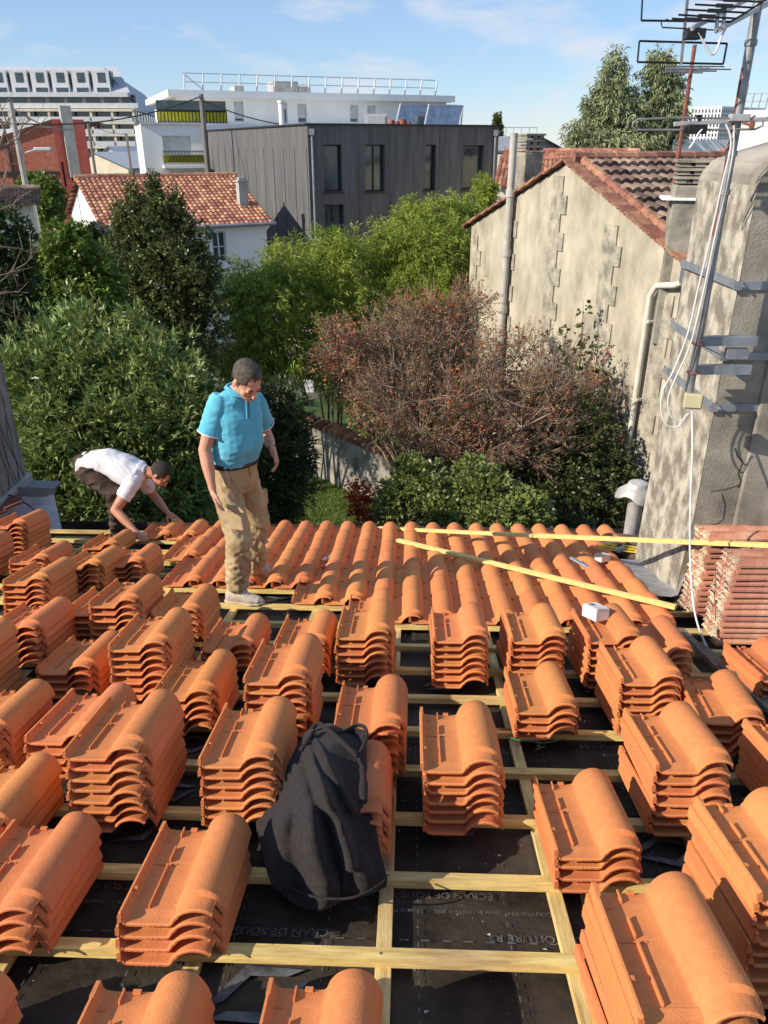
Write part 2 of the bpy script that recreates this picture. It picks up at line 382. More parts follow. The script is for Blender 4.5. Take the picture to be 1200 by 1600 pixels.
# apex pixel of the top tile's far barrel end, tile count, yaw degrees, description
STK = [
 (356, 1276, 4, 0, 'four-tile stack in the lower left, nearest left of the dark sweatshirt'),
 (119, 1272, 4, 0, 'four-tile stack cut by the left edge, low in the picture'),
 (257, 1079, 8, 0, 'tall eight-tile stack at left overlapping a lower stack beside it'),
 (187, 1068, 5, 0, 'low stack half hidden directly left of the eight-tile stack'),
 (58, 1064, 5, 0, 'stack cut by the left edge, left of two touching stacks'),
 (66, 1181, 4, 0, 'stack at the left edge just below the tall eight-tile stack'),
 (438, 1090, 7, 0, 'seven-tile stack directly up left of the dark sweatshirt'),
 (586, 1160, 5, 0, 'stack lying under the dark sweatshirt'),
 (746, 1097, 7, 0, 'isolated seven-tile stack right of the dark sweatshirt'),
 (610, 1055, 6, 0, 'stack just beyond the dark sweatshirt'),
 (859, 1035, 4, 0, 'small stack between the isolated one and the tall right ones'),
 (1006, 995, 7, 0, 'tall stack in front of the lower plank\'s end'),
 (1060, 1099, 7, 0, 'tall stack at right, middle of the right-hand diagonal row'),
 (932, 1202, 4, 0, 'four-tile stack right of the printed underlay lettering'),
 (1046, 1361, 8, 2, 'biggest stack, at the bottom right of the picture'),
 (1193, 1229, 9, 2, 'tall stack cut by the right edge above the biggest one'),
 (1247, 1115, 6, 2, 'stack barely showing at the right edge above the tallest'),
 (1133, 1048, 5, -7, 'skewed low stack at right near the white cable'),
 (1196, 996, 4, 2, 'small stack just in front of the old weathered tiles'),
 (955, 944, 7, 0, 'seven-tile stack carrying the small white box'),
 (845, 943, 7, 0, 'stack at the open edge, directly left of the white-box stack'),
 (735, 943, 7, 0, 'stack at the open edge, second left of the white-box stack'),
 (597, 939, 7, 0, 'stack at the open edge, third left of the white-box stack'),
 (506, 954, 5, 0, 'stack half hidden at the open edge right of the standing man'),
 (480, 992, 8, 0, 'eight-tile stack in front of the standing man, to his right'),
 (325, 913, 5, 0, 'stack directly left of the standing man\'s front shoe'),
 (402, 959, 4, 0, 'low four-tile stack just below the standing man\'s shoe'),
 (282, 952, 8, 0, 'eight-tile stack in the left middle below the shoe'),
 (348, 1017, 5, 0, 'stack right of the left middle eight-tile one'),
 (175, 986, 4, 0, 'low shaded stack left of the middle eight-tile one'),
 (236, 899, 7, 0, 'seven-tile stack in the row behind the middle left stacks'),
 (200, 911, 5, 0, 'stack tucked behind the left side of a seven-tile stack'),
 (98, 934, 6, 0, 'six-tile stack near the left edge, third row back'),
 (101, 872, 6, 0, 'six-tile stack near the left edge, second row back'),
 (4, 967, 8, 0, 'stack barely showing at the left edge, middle height'),
 (100, 846, 4, 0, 'low stack at left with a cable end lying on it'),
 (178, 853, 5, 0, 'far row stack, second left of the crouching man\'s hand'),
 (240, 850, 4, 0, 'four-tile stack in the far row below the crouching man\'s hand'),
 (63, 797, 7, 0, 'farthest stack at left beside the torn white sheet'),
 (6, 831, 6, 0, 'stack cut by the left edge in the far row'),
 (287, 1522, 3, 0, 'stack at the very bottom, left of centre'),
 (551, 1516, 3, 0, 'stack at the very bottom, in the centre'),
 (-22, 1512, 4, 0, 'stack barely showing in the bottom left corner'),
 (198, 828, 2, 0, 'two-tile stack under the crouching man\'s near arm'),
 (1035, 964, 5, -4, 'stack at the open edge beside the chimney flashing'),
]
PLACED = []
for si, (px, py, n, yw, desc) in enumerate(STK):
    fu, fv = UV(px, py, (n - 1) * PT + 0.082)
    yaw = R(yw); fu -= 0.237 * math.cos(yaw) - TL * math.sin(yaw); fv -= TL * math.cos(yaw) + 0.237 * math.sin(yaw)
    PLACED.append((si, fu, fv, n))
    tl = 0
    for k in range(n):
        up = n - 1 - k
        w = up * PT + 0.0122
        o = put_tile(fu + (rng.gauss(0, .0035) if up else 0), fv + (rng.gauss(0, .005) if up else 0), w, yaw + R(rng.gauss(0, .7)), R(rng.gauss(0, .12)))
        which = ORD[k] if k < n - 1 else 'Lowest'
        tag(o, '%s tile of the %s' % (which, desc.replace('directly ', '')), 'roof tile', 'terracotta tiles stacked ready on the battens')
        w_ = o['label'].split()
        if len(w_) > 16: print('LONG LABEL', o['label'])
# laid tiles
UC0 = -0.366 - 0.24
fronts = {}
for c in range(-9, 12):
    k = 0 if c >= 1 else 1 if c >= -1 else 2 if c >= -6 else 4 if c == -7 else 6
    if c == 11: k = 5
    for r in range(k, 7): fronts.setdefault(r, []).append(c)
stuff = MB(); cnt = 0
tilt = -R(3.0)
allt = [(r, c) for r in sorted(fronts) for c in fronts[r]]
for r, c in allt:
    u = UC0 + 0.21 * c + rng.gauss(0, .002); v = G0 + 0.35 * r + rng.gauss(0, .003)
    if (r == 6 and c == -9): u -= 0.03
    Mx = Matrix.Translation((u, v, 0.014)) @ Matrix.Rotation(-tilt + R(rng.gauss(0, .15)), 4, 'X') @ Matrix.Rotation(R(rng.gauss(0, .35)), 4, 'Z')
    if cnt < 47 or (r == 6 and c <= -8):
        o = bpy.data.objects.new('roof_tile', TILE); COL.objects.link(o); o.matrix_basis = ROOF @ Mx
        row = ['first', 'second', 'third', 'fourth', 'fifth', 'sixth', 'seventh'][r]
        if r == 6 and c == -9: lab = 'Roof tile the crouching man is setting down with his far hand'
        elif r == 6: lab = 'Laid roof tile at the eave just right of the crouching man\'s hand'
        else:
            q = fronts[r]; i = q.index(c)
            col_ = ('leftmost', 'second from left', 'third from left', 'fourth from left', 'fifth from left', 'sixth from left', 'seventh from left', 'eighth from left', 'ninth from left', 'tenth from left', 'eleventh from left', 'twelfth from left', '13th from left', '14th from left', '15th from left', '16th from left', '17th from left')[i]
            lab = 'Laid roof tile, %s in the %s row from the open near edge' % (col_, row)
        tag(o, lab, 'roof tile', 'terracotta tiles already laid'); cnt += 1
    else:
        stuff.v += [tuple(Mx @ Vector(q)) for q in tm.v]; off = len(stuff.v) - len(tm.v)
        stuff.f += [tuple(i + off for i in f) for f in tm.f]; stuff.m += tm.m; stuff.r += [rng.random()] * len(tm.f)
mat('terracotta_laid', (0.56, 0.188, 0.064), 0.82, scale=40, col2=(0.66, 0.238, 0.085), ramp=(.25, .75), bump=0.12, bscale=170, attr=0.08, spec=0.25)
o = stuff.build('laid_roof_tiles', ['terracotta_laid', 'terracotta_edge'], smooth=True, angle=34, rnd=True, fix=True)
o.matrix_basis = ROOF; tag(o, 'rows of orange terracotta tiles laid down to the eave', 'roof tiles', kind='stuff')
# ================================================================== BUILDING HELPERS
mat('timber_grey', (0.060, 0.060, 0.062), 0.85, scale=1.1, col2=(0.15, 0.148, 0.146), stretch=(5, 5, 0.4), ramp=(.25, .75), bump=0.2, bscale=10, detail=8)
mat('panel_glass', (0.30, 0.33, 0.36), 0.25, scale=3, col2=(0.5, 0.54, 0.58), metal=.6)
mat('dark_frame', (0.02, 0.02, 0.022), 0.5)
mat('glass', (0.035, 0.05, 0.055), 0.12, spec=0.9, var=0.6, scale=1.6)
mat('white_render', (0.74, 0.735, 0.71), 0.85, scale=0.9, col2=(0.83, 0.825, 0.80), bump=0.1)
mat('cream_render', (0.60, 0.54, 0.40), 0.88, scale=0.9, col2=(0.72, 0.66, 0.52), bump=0.15)
mat('shutter_white', (0.55, 0.56, 0.57), 0.6, scale=3)
mat('grey_zinc', (0.20, 0.215, 0.235), 0.5, scale=2, col2=(0.30, 0.32, 0.34), metal=0.3)
mat('slate_roof', (0.38, 0.40, 0.43), 0.6, scale=1, col2=(0.44, 0.46, 0.49))
mat('brick_red', (0.25, 0.075, 0.045), 0.9, scale=5, col2=(0.42, 0.15, 0.10), bump=0.3)
mat('pink_brick', (0.46, 0.10, 0.070), 0.85, scale=2, col2=(0.56, 0.14, 0.10))
mat('concrete', (0.30, 0.29, 0.27), 0.9, scale=2, col2=(0.42, 0.41, 0.38), bump=0.3, bscale=20)
mat('yellow_screen', (0.62, 0.55, 0.02), 0.7, scale=4)
mat('rail_metal', (0.45, 0.46, 0.47), 0.5, metal=0.3)
mat('wood_pole', (0.13, 0.115, 0.10), 0.9, scale=3, col2=(0.22, 0.20, 0.18), stretch=(5, 5, .5))
mat('tile_orange', (0.29, 0.12, 0.070), 0.9, scale=2.5, col2=(0.47, 0.235, 0.145), attr=0.4)
mat('tile_old', (0.11, 0.082, 0.066), 0.95, scale=1.6, col2=(0.28, 0.19, 0.145), attr=0.45, detail=9)
mat('tile_verge', (0.19, 0.082, 0.052), 0.92, scale=5, col2=(0.36, 0.175, 0.115), attr=0.4)
mat('render_gable', (0.23, 0.205, 0.155), 0.95, scale=2.6, col2=(0.50, 0.45, 0.345), bump=1.0, bscale=14, detail=15, ramp=(.26, .66), stretch=(1, 1, .5))
mat('render_rough', (0.19, 0.17, 0.135), 0.95, scale=5, col2=(0.45, 0.41, 0.32), bump=0.9, bscale=14, detail=10)
mat('pvc_cream', (0.55, 0.50, 0.40), 0.6, scale=6, col2=(0.68, 0.64, 0.54))
mat('fibre_pipe', (0.36, 0.34, 0.30), 0.9, scale=5, col2=(0.50, 0.48, 0.43), bump=0.4)
def hor(dx, dy): v = Vector((dx, dy, 0)); return v.normalized()
def outn(d): return Vector((d.y, -d.x, 0))
def onpl(px, py, o, d):
    """pixel -> (s, z) on the vertical plane through o along d"""
    n = outn(d); r = ray(px, py); C = Vector((0, 0, CZ)); t = (Vector(o) - C).dot(n) / r.dot(n); q = C + r * t
    return (q - Vector((o[0], o[1], 0))).dot(d), q.z
def facade(m, o, d, W_, z0, z1, holes=(), depth=0.2, mi=0):
    o = Vector((o[0], o[1], 0)); inn = -outn(d)
    xs = sorted({0, W_, *[h[0] for h in holes], *[h[1] for h in holes]}); zs = sorted({z0, z1, *[h[2] for h in holes], *[h[3] for h in holes]})
    def pt(s, z, k=0): q = o + d * s + inn * k; return (q.x, q.y, z)
    for i in range(len(xs) - 1):
        for j in range(len(zs) - 1):
            cx, cz = (xs[i] + xs[i + 1]) / 2, (zs[j] + zs[j + 1]) / 2
            if any(h[0] < cx < h[1] and h[2] < cz < h[3] for h in holes): continue
            m.quad(pt(xs[i], zs[j]), pt(xs[i + 1], zs[j]), pt(xs[i + 1], zs[j + 1]), pt(xs[i], zs[j + 1]), mi)
    for a, b, c, e in holes:
        m.quad(pt(a, c), pt(a, e), pt(a, e, depth), pt(a, c, depth), mi); m.quad(pt(b, c), pt(b, c, depth), pt(b, e, depth), pt(b, e), mi)
        m.quad(pt(a, c), pt(a, c, depth), pt(b, c, depth), pt(b, c), mi); m.quad(pt(a, e), pt(b, e), pt(b, e, depth), pt(a, e, depth), mi)
def window(parent, o, d, h, depth=0.2, frame='dark_frame', pane='glass', fw=0.06, mull=0, trans=0, name='window', sill=None, shut=0):
    o = Vector((o[0], o[1], 0)); inn = -outn(d); a, b, c, e = h; k = depth - 0.04
    def pt(s, z, kk=k): q = o + d * s + inn * kk; return Vector((q.x, q.y, z))
    m = MB(); up = (0, 0, 1)
    m.bar(pt(a, c + fw / 2), pt(b, c + fw / 2), 0.06, fw, up); m.bar(pt(a, e - fw / 2), pt(b, e - fw / 2), 0.06, fw, up)
    for s in [a + fw / 2, b - fw / 2] + [lerp(a, b, (i + 1) / (mull + 1)) for i in range(mull)]:
        m.bar(pt(s, c + fw), pt(s, e - fw), 0.06, fw, d)
    for i in range(trans): z = lerp(c, e, (i + 1) / (trans + 1)); m.bar(pt(a + fw, z), pt(b - fw, z), 0.05, fw * .7, up)
    w = m.build(name, frame, parent)
    m = MB(); m.quad(pt(a, c, depth - 0.02), pt(b, c, depth - 0.02), pt(b, e, depth - 0.02), pt(a, e, depth - 0.02)); m.build('pane', pane, w)
    if shut:
        m = MB(); zb = lerp(e, c, shut); nsl = 14
        for i in range(nsl): z = lerp(e, zb, (i + .5) / nsl); m.bar(pt(a + fw, z, k - .045), pt(b - fw, z, k - .045), 0.02, abs(e - zb) / nsl * .93, up)
        m.build('shutter', 'shutter_white', w)
    if sill: m = MB(); m.bar(pt(a - .06, c - .03, -.03), pt(b + .06, c - .03, -.03), .12, .05, up); m.build('sill', sill, w)
    return w
def hole_px(x0, y0, x1, y1, o, d):
    s0, za = onpl(x0, y0, o, d); s1, zb = onpl(x1, y1, o, d); return (s0, s1, min(za, zb), max(za, zb))
def tiled(m, e0, r0, r1, e1, nc, nr_, amp=0.05, step=0.035, mi=0):
    """clay roof slope: eave-left, ridge-left, ridge-right, eave-right; nc barrels, nr_ courses, one rnd per tile"""
    e0, r0, r1, e1 = map(Vector, (e0, r0, r1, e1)); nrm = (e1 - e0).cross(r0 - e0).normalized()
    if nrm.z < 0: nrm = -nrm
    K = 4
    for j in range(nr_):
        t0, t1 = j / nr_, (j + 1.06) / nr_
        for i in range(nc):
            vs = []
            for (t, lift) in ((t0, step), (min(t1, 1), 0.0)):
                for k in range(K + 1):
                    s = (i + k / K) / nc; q = (e0.lerp(e1, s)).lerp(r0.lerp(r1, s), t)
                    h = amp * math.sin(math.pi * k / K) ** .8 if k not in (0, K) else 0
                    vs.append(q + nrm * (h + lift + 0.01))
            for k in range(K + 1):
                s = (i + k / K) / nc; q = (e0.lerp(e1, s)).lerp(r0.lerp(r1, s), t0)
                h = amp * math.sin(math.pi * k / K) ** .8 if k not in (0, K) else 0
                vs.append(q + nrm * (h * .35 - 0.005))
            n = K + 1
            fs = [(k, k + 1, n + k + 1, n + k) for k in range(K)] + [(2 * n + k, 2 * n + k + 1, k + 1, k) for k in range(K)]
            m.add(vs, fs, mi, rng.random())
def ridge_tiles(m, a, b, n, r=0.12):
    a, b = Vector(a), Vector(b)
    for i in range(n):
        p = a.lerp(b, i / n); q = a.lerp(b, (i + 1.08) / n); m.tube([p, q], [r * 1.05, r * .88], 8, rnd=rng.random())
# ================================================================== DARK TIMBER BUILDING
o = P(480, 195, 34); d = hor(.915, .40); zt = o.z; Wd = onpl(780, 200, o, d)[0]
bld = thing('timber_building', 'dark grey timber clad flat roofed building with tall narrow windows in the middle distance', 'building', (o.x, o.y, 0))
hs = [hole_px(*q, o, d) for q in ((505, 226, 535, 299), (571, 226, 601, 299), (665, 226, 680, 297), (725, 227, 753, 295), (507, 320, 538, 372), (641, 317, 662, 372))]
m = MB(); facade(m, o, d, Wd, 0, zt, hs, 0.28); Dn = 22
ob = o + outn(d) * -Dn; facade(m, ob, outn(d), Dn, 0, zt)
e1 = o + d * Wd; facade(m, e1, -outn(d), Dn, 0, zt); facade(m, e1 - outn(d) * Dn, -d, Wd, 0, zt)
z_ = zt - .06; a, b, c_, e_ = o, e1, e1 - outn(d) * Dn, ob
m.quad((a.x, a.y, z_), (b.x, b.y, z_), (c_.x, c_.y, z_), (e_.x, e_.y, z_)); m.build('wall', 'timber_grey', bld)
# cladding board joints: narrow proud battens every board, per storey
m = MB()
for s in np.arange(0.15, Wd, 1.15):
    for za, zb in ((0, zt - 3.3), (zt - 3.25, zt - .2)):
        if not any(h[0] - .03 < s < h[1] + .03 for h in hs):
            q = o + d * s + outn(d) * .008; m.bar((q.x, q.y, za), (q.x, q.y, zb), .018, .016, d)
for s in np.arange(0.2, Dn, 1.6):
    for za, zb in ((0, zt - 3.3), (zt - 3.25, zt - .85)):
        q = o - outn(d) * s + (-d) * .008; m.bar((q.x, q.y, za), (q.x, q.y, zb), .02, .016, outn(d))
m.build('cladding_batten', 'timber_grey', bld)
m = MB()
for A, B in ((o, e1), (o, ob)): m.bar((A.x, A.y, zt + .03), (B.x, B.y, zt + .03), .16, .06)
m.build('roof_edge', 'dark_frame', bld)
for i, h in enumerate(hs): window(bld, o, d, h, 0.28, sill='dark_frame', mull=1 if i in (1, 4) else 0)
for px in (487, 771):
    s, _ = onpl(px, 240, o, d); m = MB(); q = o + d * s + outn(d) * .1; m.tube([(q.x, q.y, 0), (q.x, q.y, zt - .35)], .045, 8); m.box((q.x, q.y, zt - .25), (.2, .2, .22)); m.build('downpipe', 'grey_zinc', bld, smooth=True)
# two panels and small roof gear
for k, (xa, xb) in enumerate(((618, 669), (663, 717))):
    A = P(xa, 198, 43 + k * .6); B = P(xb, 199, 44.5 + k * .6); up = Vector((.25, .9, 1.02))
    pn = thing('solar_panel', 'tilted solar water panel on the timber building roof, %s of the pair' % ('left' if k == 0 else 'right'), 'solar panel', A, 'solar panels on the dark flat roof')
    m = MB(); dd = (B - A); n_ = dd.cross(up).normalized(); t = .07
    vs = [A, B, B + up, A + up]; m.add(vs + [q - n_ * t for q in vs], [(0, 1, 2, 3), (7, 6, 5, 4), (0, 4, 5, 1), (1, 5, 6, 2), (2, 6, 7, 3), (3, 7, 4, 0)]); m.build('panel', 'panel_glass', pn)
    m = MB()
    for a_, b_ in ((A, B), (B, B + up), (B + up, A + up), (A + up, A)): m.bar(a_, b_, .07, .09)
    m.bar(A + up, A + up + Vector((0, .6, -1)), .05, .05); m.bar(B + up, B + up + Vector((0, .6, -1)), .05, .05); m.build('frame', 'rail_metal', pn)
A = P(441, 197, 40); m = MB(); m.tube([A - Vector((0, 0, .3)), A + Vector((0, 0, .95))], .13, 12); m.tube([A + Vector((0, 0, .95)), A + Vector((0, 0, 1.05))], .17, 12)
tag(m.build('flue_pipe', 'white_render', smooth=True), 'white flue pipe standing up behind the dark building roof edge', 'flue')
for j, (px, s_) in enumerate(((623, .16), (632, .13), (641, .18), (650, .12))):
    A = P(px - 12, 197, 41); m = MB(); m.tube([A - Vector((0, 0, .3)), A + Vector((0, 0, s_ * 1.6))], [s_ * .7, s_], 8); 
    tag(m.build('roof_pot', 'brick_red'), 'small pot on the dark roof edge, %s from the left' % ('first', 'second', 'third', 'fourth')[j], 'pot', 'pots on the dark flat roof')
A = P(588, 197, 42); m = MB(); m.box(A + Vector((0, 0, .2)), (1.1, .5, .65)); m.box(A + Vector((0, -.27, .2)), (.9, .04, .5)); tag(m.build('air_conditioner', 'rail_metal', bevel=.02), 'grey air conditioner box on the dark building roof', 'air conditioner')
# ================================================================== LONG WHITE BUILDING WITH ROOF RAILING
o = P(275, 158, 62); d = hor(.93, .36); zt = P(275, 152, 62).z; Wd = onpl(697, 160, o, d)[0]
bld = thing('apartment_building', 'long white apartment building with roof railing behind the dark timber building', 'building', (o.x, o.y, 0))
hs = [hole_px(*q, o, d) for q in ((365, 158, 382, 190), (435, 160, 450, 193), (465, 162, 480, 192), (547, 164, 560, 191), (574, 165, 587, 194), (623, 167, 655, 198))]
m = MB(); facade(m, o, d, Wd, 0, zt, hs, .25); facade(m, o - outn(d) * 14, outn(d), 14, 0, zt); facade(m, o + d * Wd, -outn(d), 14, 0, zt); m.build('wall', 'white_render', bld)
m = MB(); oo = o + outn(d) * .5 - d * .6; A = oo - outn(d) * 7.5; m.bar((A.x, A.y, zt + .22), (A.x + d.x * (Wd + 1), A.y + d.y * (Wd + 1), zt + .22), 15.6, .44); m.build('roof', 'white_render', bld)
for i, h in enumerate(hs): window(bld, o, d, h, .25, frame='shutter_white', shut=(.85, .3, .75, .8, .7, 0)[i], mull=0 if i < 5 else 2)
q0, q1 = onpl(291, 138, o, d)[0], onpl(688, 140, o, d)[0]
m = MB(); n_ = 15; zb = zt + .44; zr = zb + 1.15
base = o - outn(d) * 1.0
for i in range(n_ + 1):
    p = base + d * lerp(q0, q1, i / n_); m.bar((p.x, p.y, zb), (p.x + .15, p.y - .1, zr), .09, .09)
for z in (zr, zb + .6): m.bar((*(base + d * q0).xy, z), (*(base + d * q1).xy, z), .06, .06)
m.bar((*(base + d * q0).xy, zr), (*(base + d * (q0 + 1.5)).xy, zb), .07, .07); m.build('roof_railing', 'rail_metal', bld)
for k, (xa, xb, hh) in enumerate(((443, 483, .75), (484, 503, .5), (380, 395, .45))):
    s0, s1 = onpl(xa, 145, o, d)[0], onpl(xb, 145, o, d)[0]; A = o + d * ((s0 + s1) / 2) - outn(d) * 4; m = MB(); m.box((A.x, A.y, zb + hh / 2), (s1 - s0, 2, hh * 1.5), Matrix.Rotation(math.atan2(d.y, d.x), 3, 'Z')); m.build('roof_hatch', 'concrete', bld)
# balcony with yellow screens
oB = P(247, 192, 58); sB = onpl(355, 193, oB, d)[0]
bal = MB(); z0 = P(247, 193, 58).z
m = MB(); A = oB + d * (sB / 2 + 6) - outn(d) * 1.5; m.box((A.x, A.y, z0 / 2 - .1), (sB + 12, 3.4, z0), Matrix.Rotation(math.atan2(d.y, d.x), 3, 'Z'))
m.build('terrace', 'white_render', bld)
m = MB(); zs_ = onpl(250, 172, oB, d)[1]
for z in (z0 + .1, z0 + .75, zs_): m.bar((oB.x, oB.y, z), (*(oB + d * sB).xy, z), .06, .07)
for i in range(21): p = oB + d * (sB * i / 20); m.bar((p.x, p.y, z0), (p.x, p.y, zs_), .06, .05, d)
r_ = m.build('balcony_railing', 'dark_frame', bld)
m = MB(); A0 = oB + outn(d) * -.05; m.bar((A0.x, A0.y, z0 + .45), (*(A0 + d * sB).xy, z0 + .45), .02, .62); m.build('privacy_screen', 'yellow_screen', r_)
m = MB(); A0 = oB + outn(d) * -.06; m.bar((A0.x, A0.y, z0 + 1.1), (*(A0 + d * sB).xy, z0 + 1.1), .02, .6); m.build('railing_glass', 'glass', r_)
# ================================================================== LOW WHITE BUILDING WITH BALCONY
o = P(219, 194, 50); d = hor(.95, .31); zt = o.z; Wd = onpl(322, 196, o, d)[0]
bld = thing('white_house', 'low white building with rolled shutter and small yellow screened balcony', 'building', (o.x, o.y, 0))
hs = [hole_px(*q, o, d) for q in ((253, 212, 301, 252), (259, 270, 306, 290))]
m = MB(); facade(m, o, d, Wd, 0, zt, hs, .25); facade(m, o - outn(d) * 10, outn(d), 10, 0, zt); facade(m, o + d * Wd, -outn(d), 10, 0, zt)
m.quad((o.x, o.y, zt - .05), (*(o + d * Wd).xy, zt - .05), (*(o + d * Wd - outn(d) * 10).xy, zt - .05), (*(o - outn(d) * 10).xy, zt - .05)); m.build('wall', 'white_render', bld)
m = MB(); m.bar((o.x, o.y, zt + .05), (*(o + d * Wd).xy, zt + .05), .3, .1); m.build('coping', 'shutter_white', bld)
window(bld, o, d, hs[0], .25, frame='shutter_white', shut=.97); window(bld, o, d, hs[1], .25, mull=2)
bs0, bz0 = onpl(255, 260, o, d); bs1 = onpl(319, 260, o, d)[0]; bz1 = onpl(255, 237, o, d)[1]
m = MB(); A = o + d * ((bs0 + bs1) / 2) + outn(d) * .6; rot = Matrix.Rotation(math.atan2(d.y, d.x), 3, 'Z'); m.box((A.x, A.y, bz0), (bs1 - bs0, 1.2, .16), rot); bb = m.build('balcony', 'white_render', bld)
m = MB(); A = o + d * bs0 + outn(d) * 1.15; B = o + d * bs1 + outn(d) * 1.15
for z in (bz0 + .15, bz1): m.bar((*A.xy, z), (*B.xy, z), .04, .04)
for i in range(31): p = A.lerp(B, i / 30); m.bar((p.x, p.y, bz0), (p.x, p.y, bz1 + .1), .025, .025, d)
m.build('railing', 'dark_frame', bb)
m = MB(); m.bar((A.x, A.y + .05, bz0 + .42), (B.x, B.y + .05, bz0 + .42), .02, .42); m.build('privacy_screen', 'yellow_screen', bb)
# ================================================================== FAR APARTMENT BLOCK
Y0 = 190; o = P(-70, 200, Y0); d = hor(1, 0.02); Wd = onpl(211, 200, o, d)[0]
bld = thing('apartment_block', 'large pale apartment block with grey mansard roof and balcony grid, far left', 'building', (o.x, o.y, 0))
zf = [onpl(100, y, o, d)[1] for y in (172, 192, 211, 230, 249, 268)]
colx = [onpl(x, 200, o, d)[0] for x in (-45, -13, 18, 49, 80, 112, 145, 178, 211)]
m = MB(); facade(m, o + Vector((0, 2.2, 0)), d, Wd, 0, zf[0]); m.build('wall', 'shutter_white', bld)
m = MB()
for z in zf + [zf[-1] - 3.1, zf[-1] - 6.2]: A = o + Vector((0, 1.0, 0)); m.bar((A.x, A.y, z), (A.x + Wd, A.y + .02 * Wd, z), 2.3, .5)
for s in colx: A = o + d * s; m.box((A.x, A.y + .3, zf[0] / 2), (.5, .6, zf[0]))
m.build('balcony_frame', 'cream_render', bld)
for z in zf[1:]:
    m = MB(); m2 = MB()
    for a, b in zip(colx[:-1], colx[1:]):
        wq = (b - a)
        for f0, f1 in ((.08, .34), (.40, .92)):
            A = o + d * (a + wq * (f0 + f1) / 2) + Vector((0, 2.05, 0)); m.box((A.x, A.y, z + 1.55), (wq * (f1 - f0), .1, 2.2))
        A = o + d * (a + wq * .5) + Vector((0, -.1, 0)); m2.box((A.x, A.y, z + .75), (wq - .6, .06, .95))
    m.build('window_band', 'glass', bld); m2.build('balcony_glass', 'shutter_white', bld)
# upper set-back storeys
zm1 = onpl(100, 149, o, d)[1]; zm2 = onpl(100, 108, o, d)[1]
s1_ = onpl(200, 160, o, d)[0]; s2_ = onpl(162, 105, o, d)[0]
m = MB(); facade(m, o + Vector((0, 3, 0)), d, s1_, zf[0], zm1); A = o + Vector((0, 1.3, 0)); m.bar((A.x, A.y, zf[0] + .9), (A.x + s1_ + 2, A.y, zf[0] + .9), .2, 1.0); m.bar((A.x, A.y + .9, zm1 + .2), (A.x + s1_, A.y + .9, zm1 + .2), 2.0, .9)
m.build('upper_wall', 'shutter_white', bld)
m = MB()
for i in range(9):
    a = onpl(-50 + i * 29, 160, o, d)[0]; A = o + d * (a + 2) + Vector((0, 2.9, 0)); m.box((A.x, A.y, zf[0] + 2.2), (3.0, .15, 1.9))
m.build('window_band', 'glass', bld)
m = MB()
A0 = o + Vector((0, 3.4, 0)); zr = zm2
pa = [(A0.x, A0.y, zm1 + .6), (A0.x + s1_, A0.y, zm1 + .6), (A0.x + s2_, A0.y + 7, zr + 1.2), (A0.x, A0.y + 7, zr + 1.2)]
m.quad(*pa); m.quad((pa[3][0], pa[3][1], pa[3][2]), pa[2], (pa[2][0] - 12, pa[2][1] + 30, zr + 1.2), (pa[3][0], pa[3][1] + 30, zr + 1.2))
m.build('roof', 'slate_roof', bld)
m = MB(); m2 = MB()
for i in range(8):
    a = onpl(-72 + i * 32.3, 150, o, d)[0]; A = o + d * a + Vector((0, 4.0, 0)); m = MB(); m.box((A.x, A.y + .7, zm1 + 2.7), (3.7, 3.4, 4.6)); dm = m.build('dormer', 'shutter_white', bld)
    m = MB(); m.box((A.x + .2, A.y - 1.03, zm1 + 3.6), (1.7, .08, 1.9)); m.build('dormer_window', 'glass', dm)
    if i < 7:
        m = MB(); m.box((A.x + 5.0, A.y + .5, zm1 + 3.3), (3.2, 1.4, 2.6)); m.build('dormer_window', 'glass', bld)
    m = MB(); m.box((A.x + .2, A.y - 1.03, zm1 + 1.1), (2.6, .08, 1.1)); m.build('dormer_window', 'glass', dm)
# receding right wing
o2 = o + d * Wd; d2 = hor(-.15, .99); m = MB(); facade(m, o2, d2, 46, 0, zf[0] - .1); 
m.build('wing_wall', 'concrete', bld)
for z in zf[1:]:
    for i in range(9): m = MB(); A = o2 + d2 * (3 + i * 5) + outn(d2) * .05; m.box((A.x, A.y, z + 1.5), (3.2, .2, 2.2), Matrix.Rotation(math.atan2(d2.y, d2.x), 3, 'Z')); m.build('wing_window', 'glass', bld)
m = MB(); a_, b_, c_, e_ = P(200, 150, 193), P(246, 172, 236), P(226, 148, 238), P(161, 105, 199)
m.quad(a_, b_, c_, e_)
A = P(212, 172, 190.5); m.quad(A, P(247, 183, 234), b_, a_); m.build('wing_roof', 'slate_roof', bld)
# ================================================================== BRICK FACTORY
o = P(80, 186, 74); d = hor(.80, .60); zt = o.z; Wd = onpl(131, 190, o, d)[0]
bld = thing('brick_factory', 'red brick workshop with a white roof edge and tall concrete pilaster, far left', 'building', (o.x, o.y, 0))
dl = -hor(.97, -.25); hs = [hole_px(*q, o, d) for q in ((95, 253, 105, 292), (108, 252, 117, 292), (120, 252, 129, 292))]
m = MB(); facade(m, o, d, Wd, 0, zt, hs, .3); m.build('front_wall', 'pink_brick', bld)
for h in hs: window(bld, o, d, h, .3, mull=1)
L_ = 18; A = o - hor(.97, -.25) * L_ if False else o + hor(-.97, -.10) * L_
m = MB(); zl = zt - 5.2; m.quad((A.x, A.y, 0), (o.x, o.y, 0), (o.x, o.y, zt), (A.x, A.y, zl)); m.quad((o.x, o.y, zt), (A.x, A.y, zl), (A.x, A.y + 14, zl), (o.x, o.y + 14, zt)); m.build('wall', 'brick_red', bld)
m = MB(); m.bar((o.x, o.y - .1, zt + .1), (A.x, A.y - .1, zl + .1), .5, .3); m.build('roof_edge', 'white_render', bld)
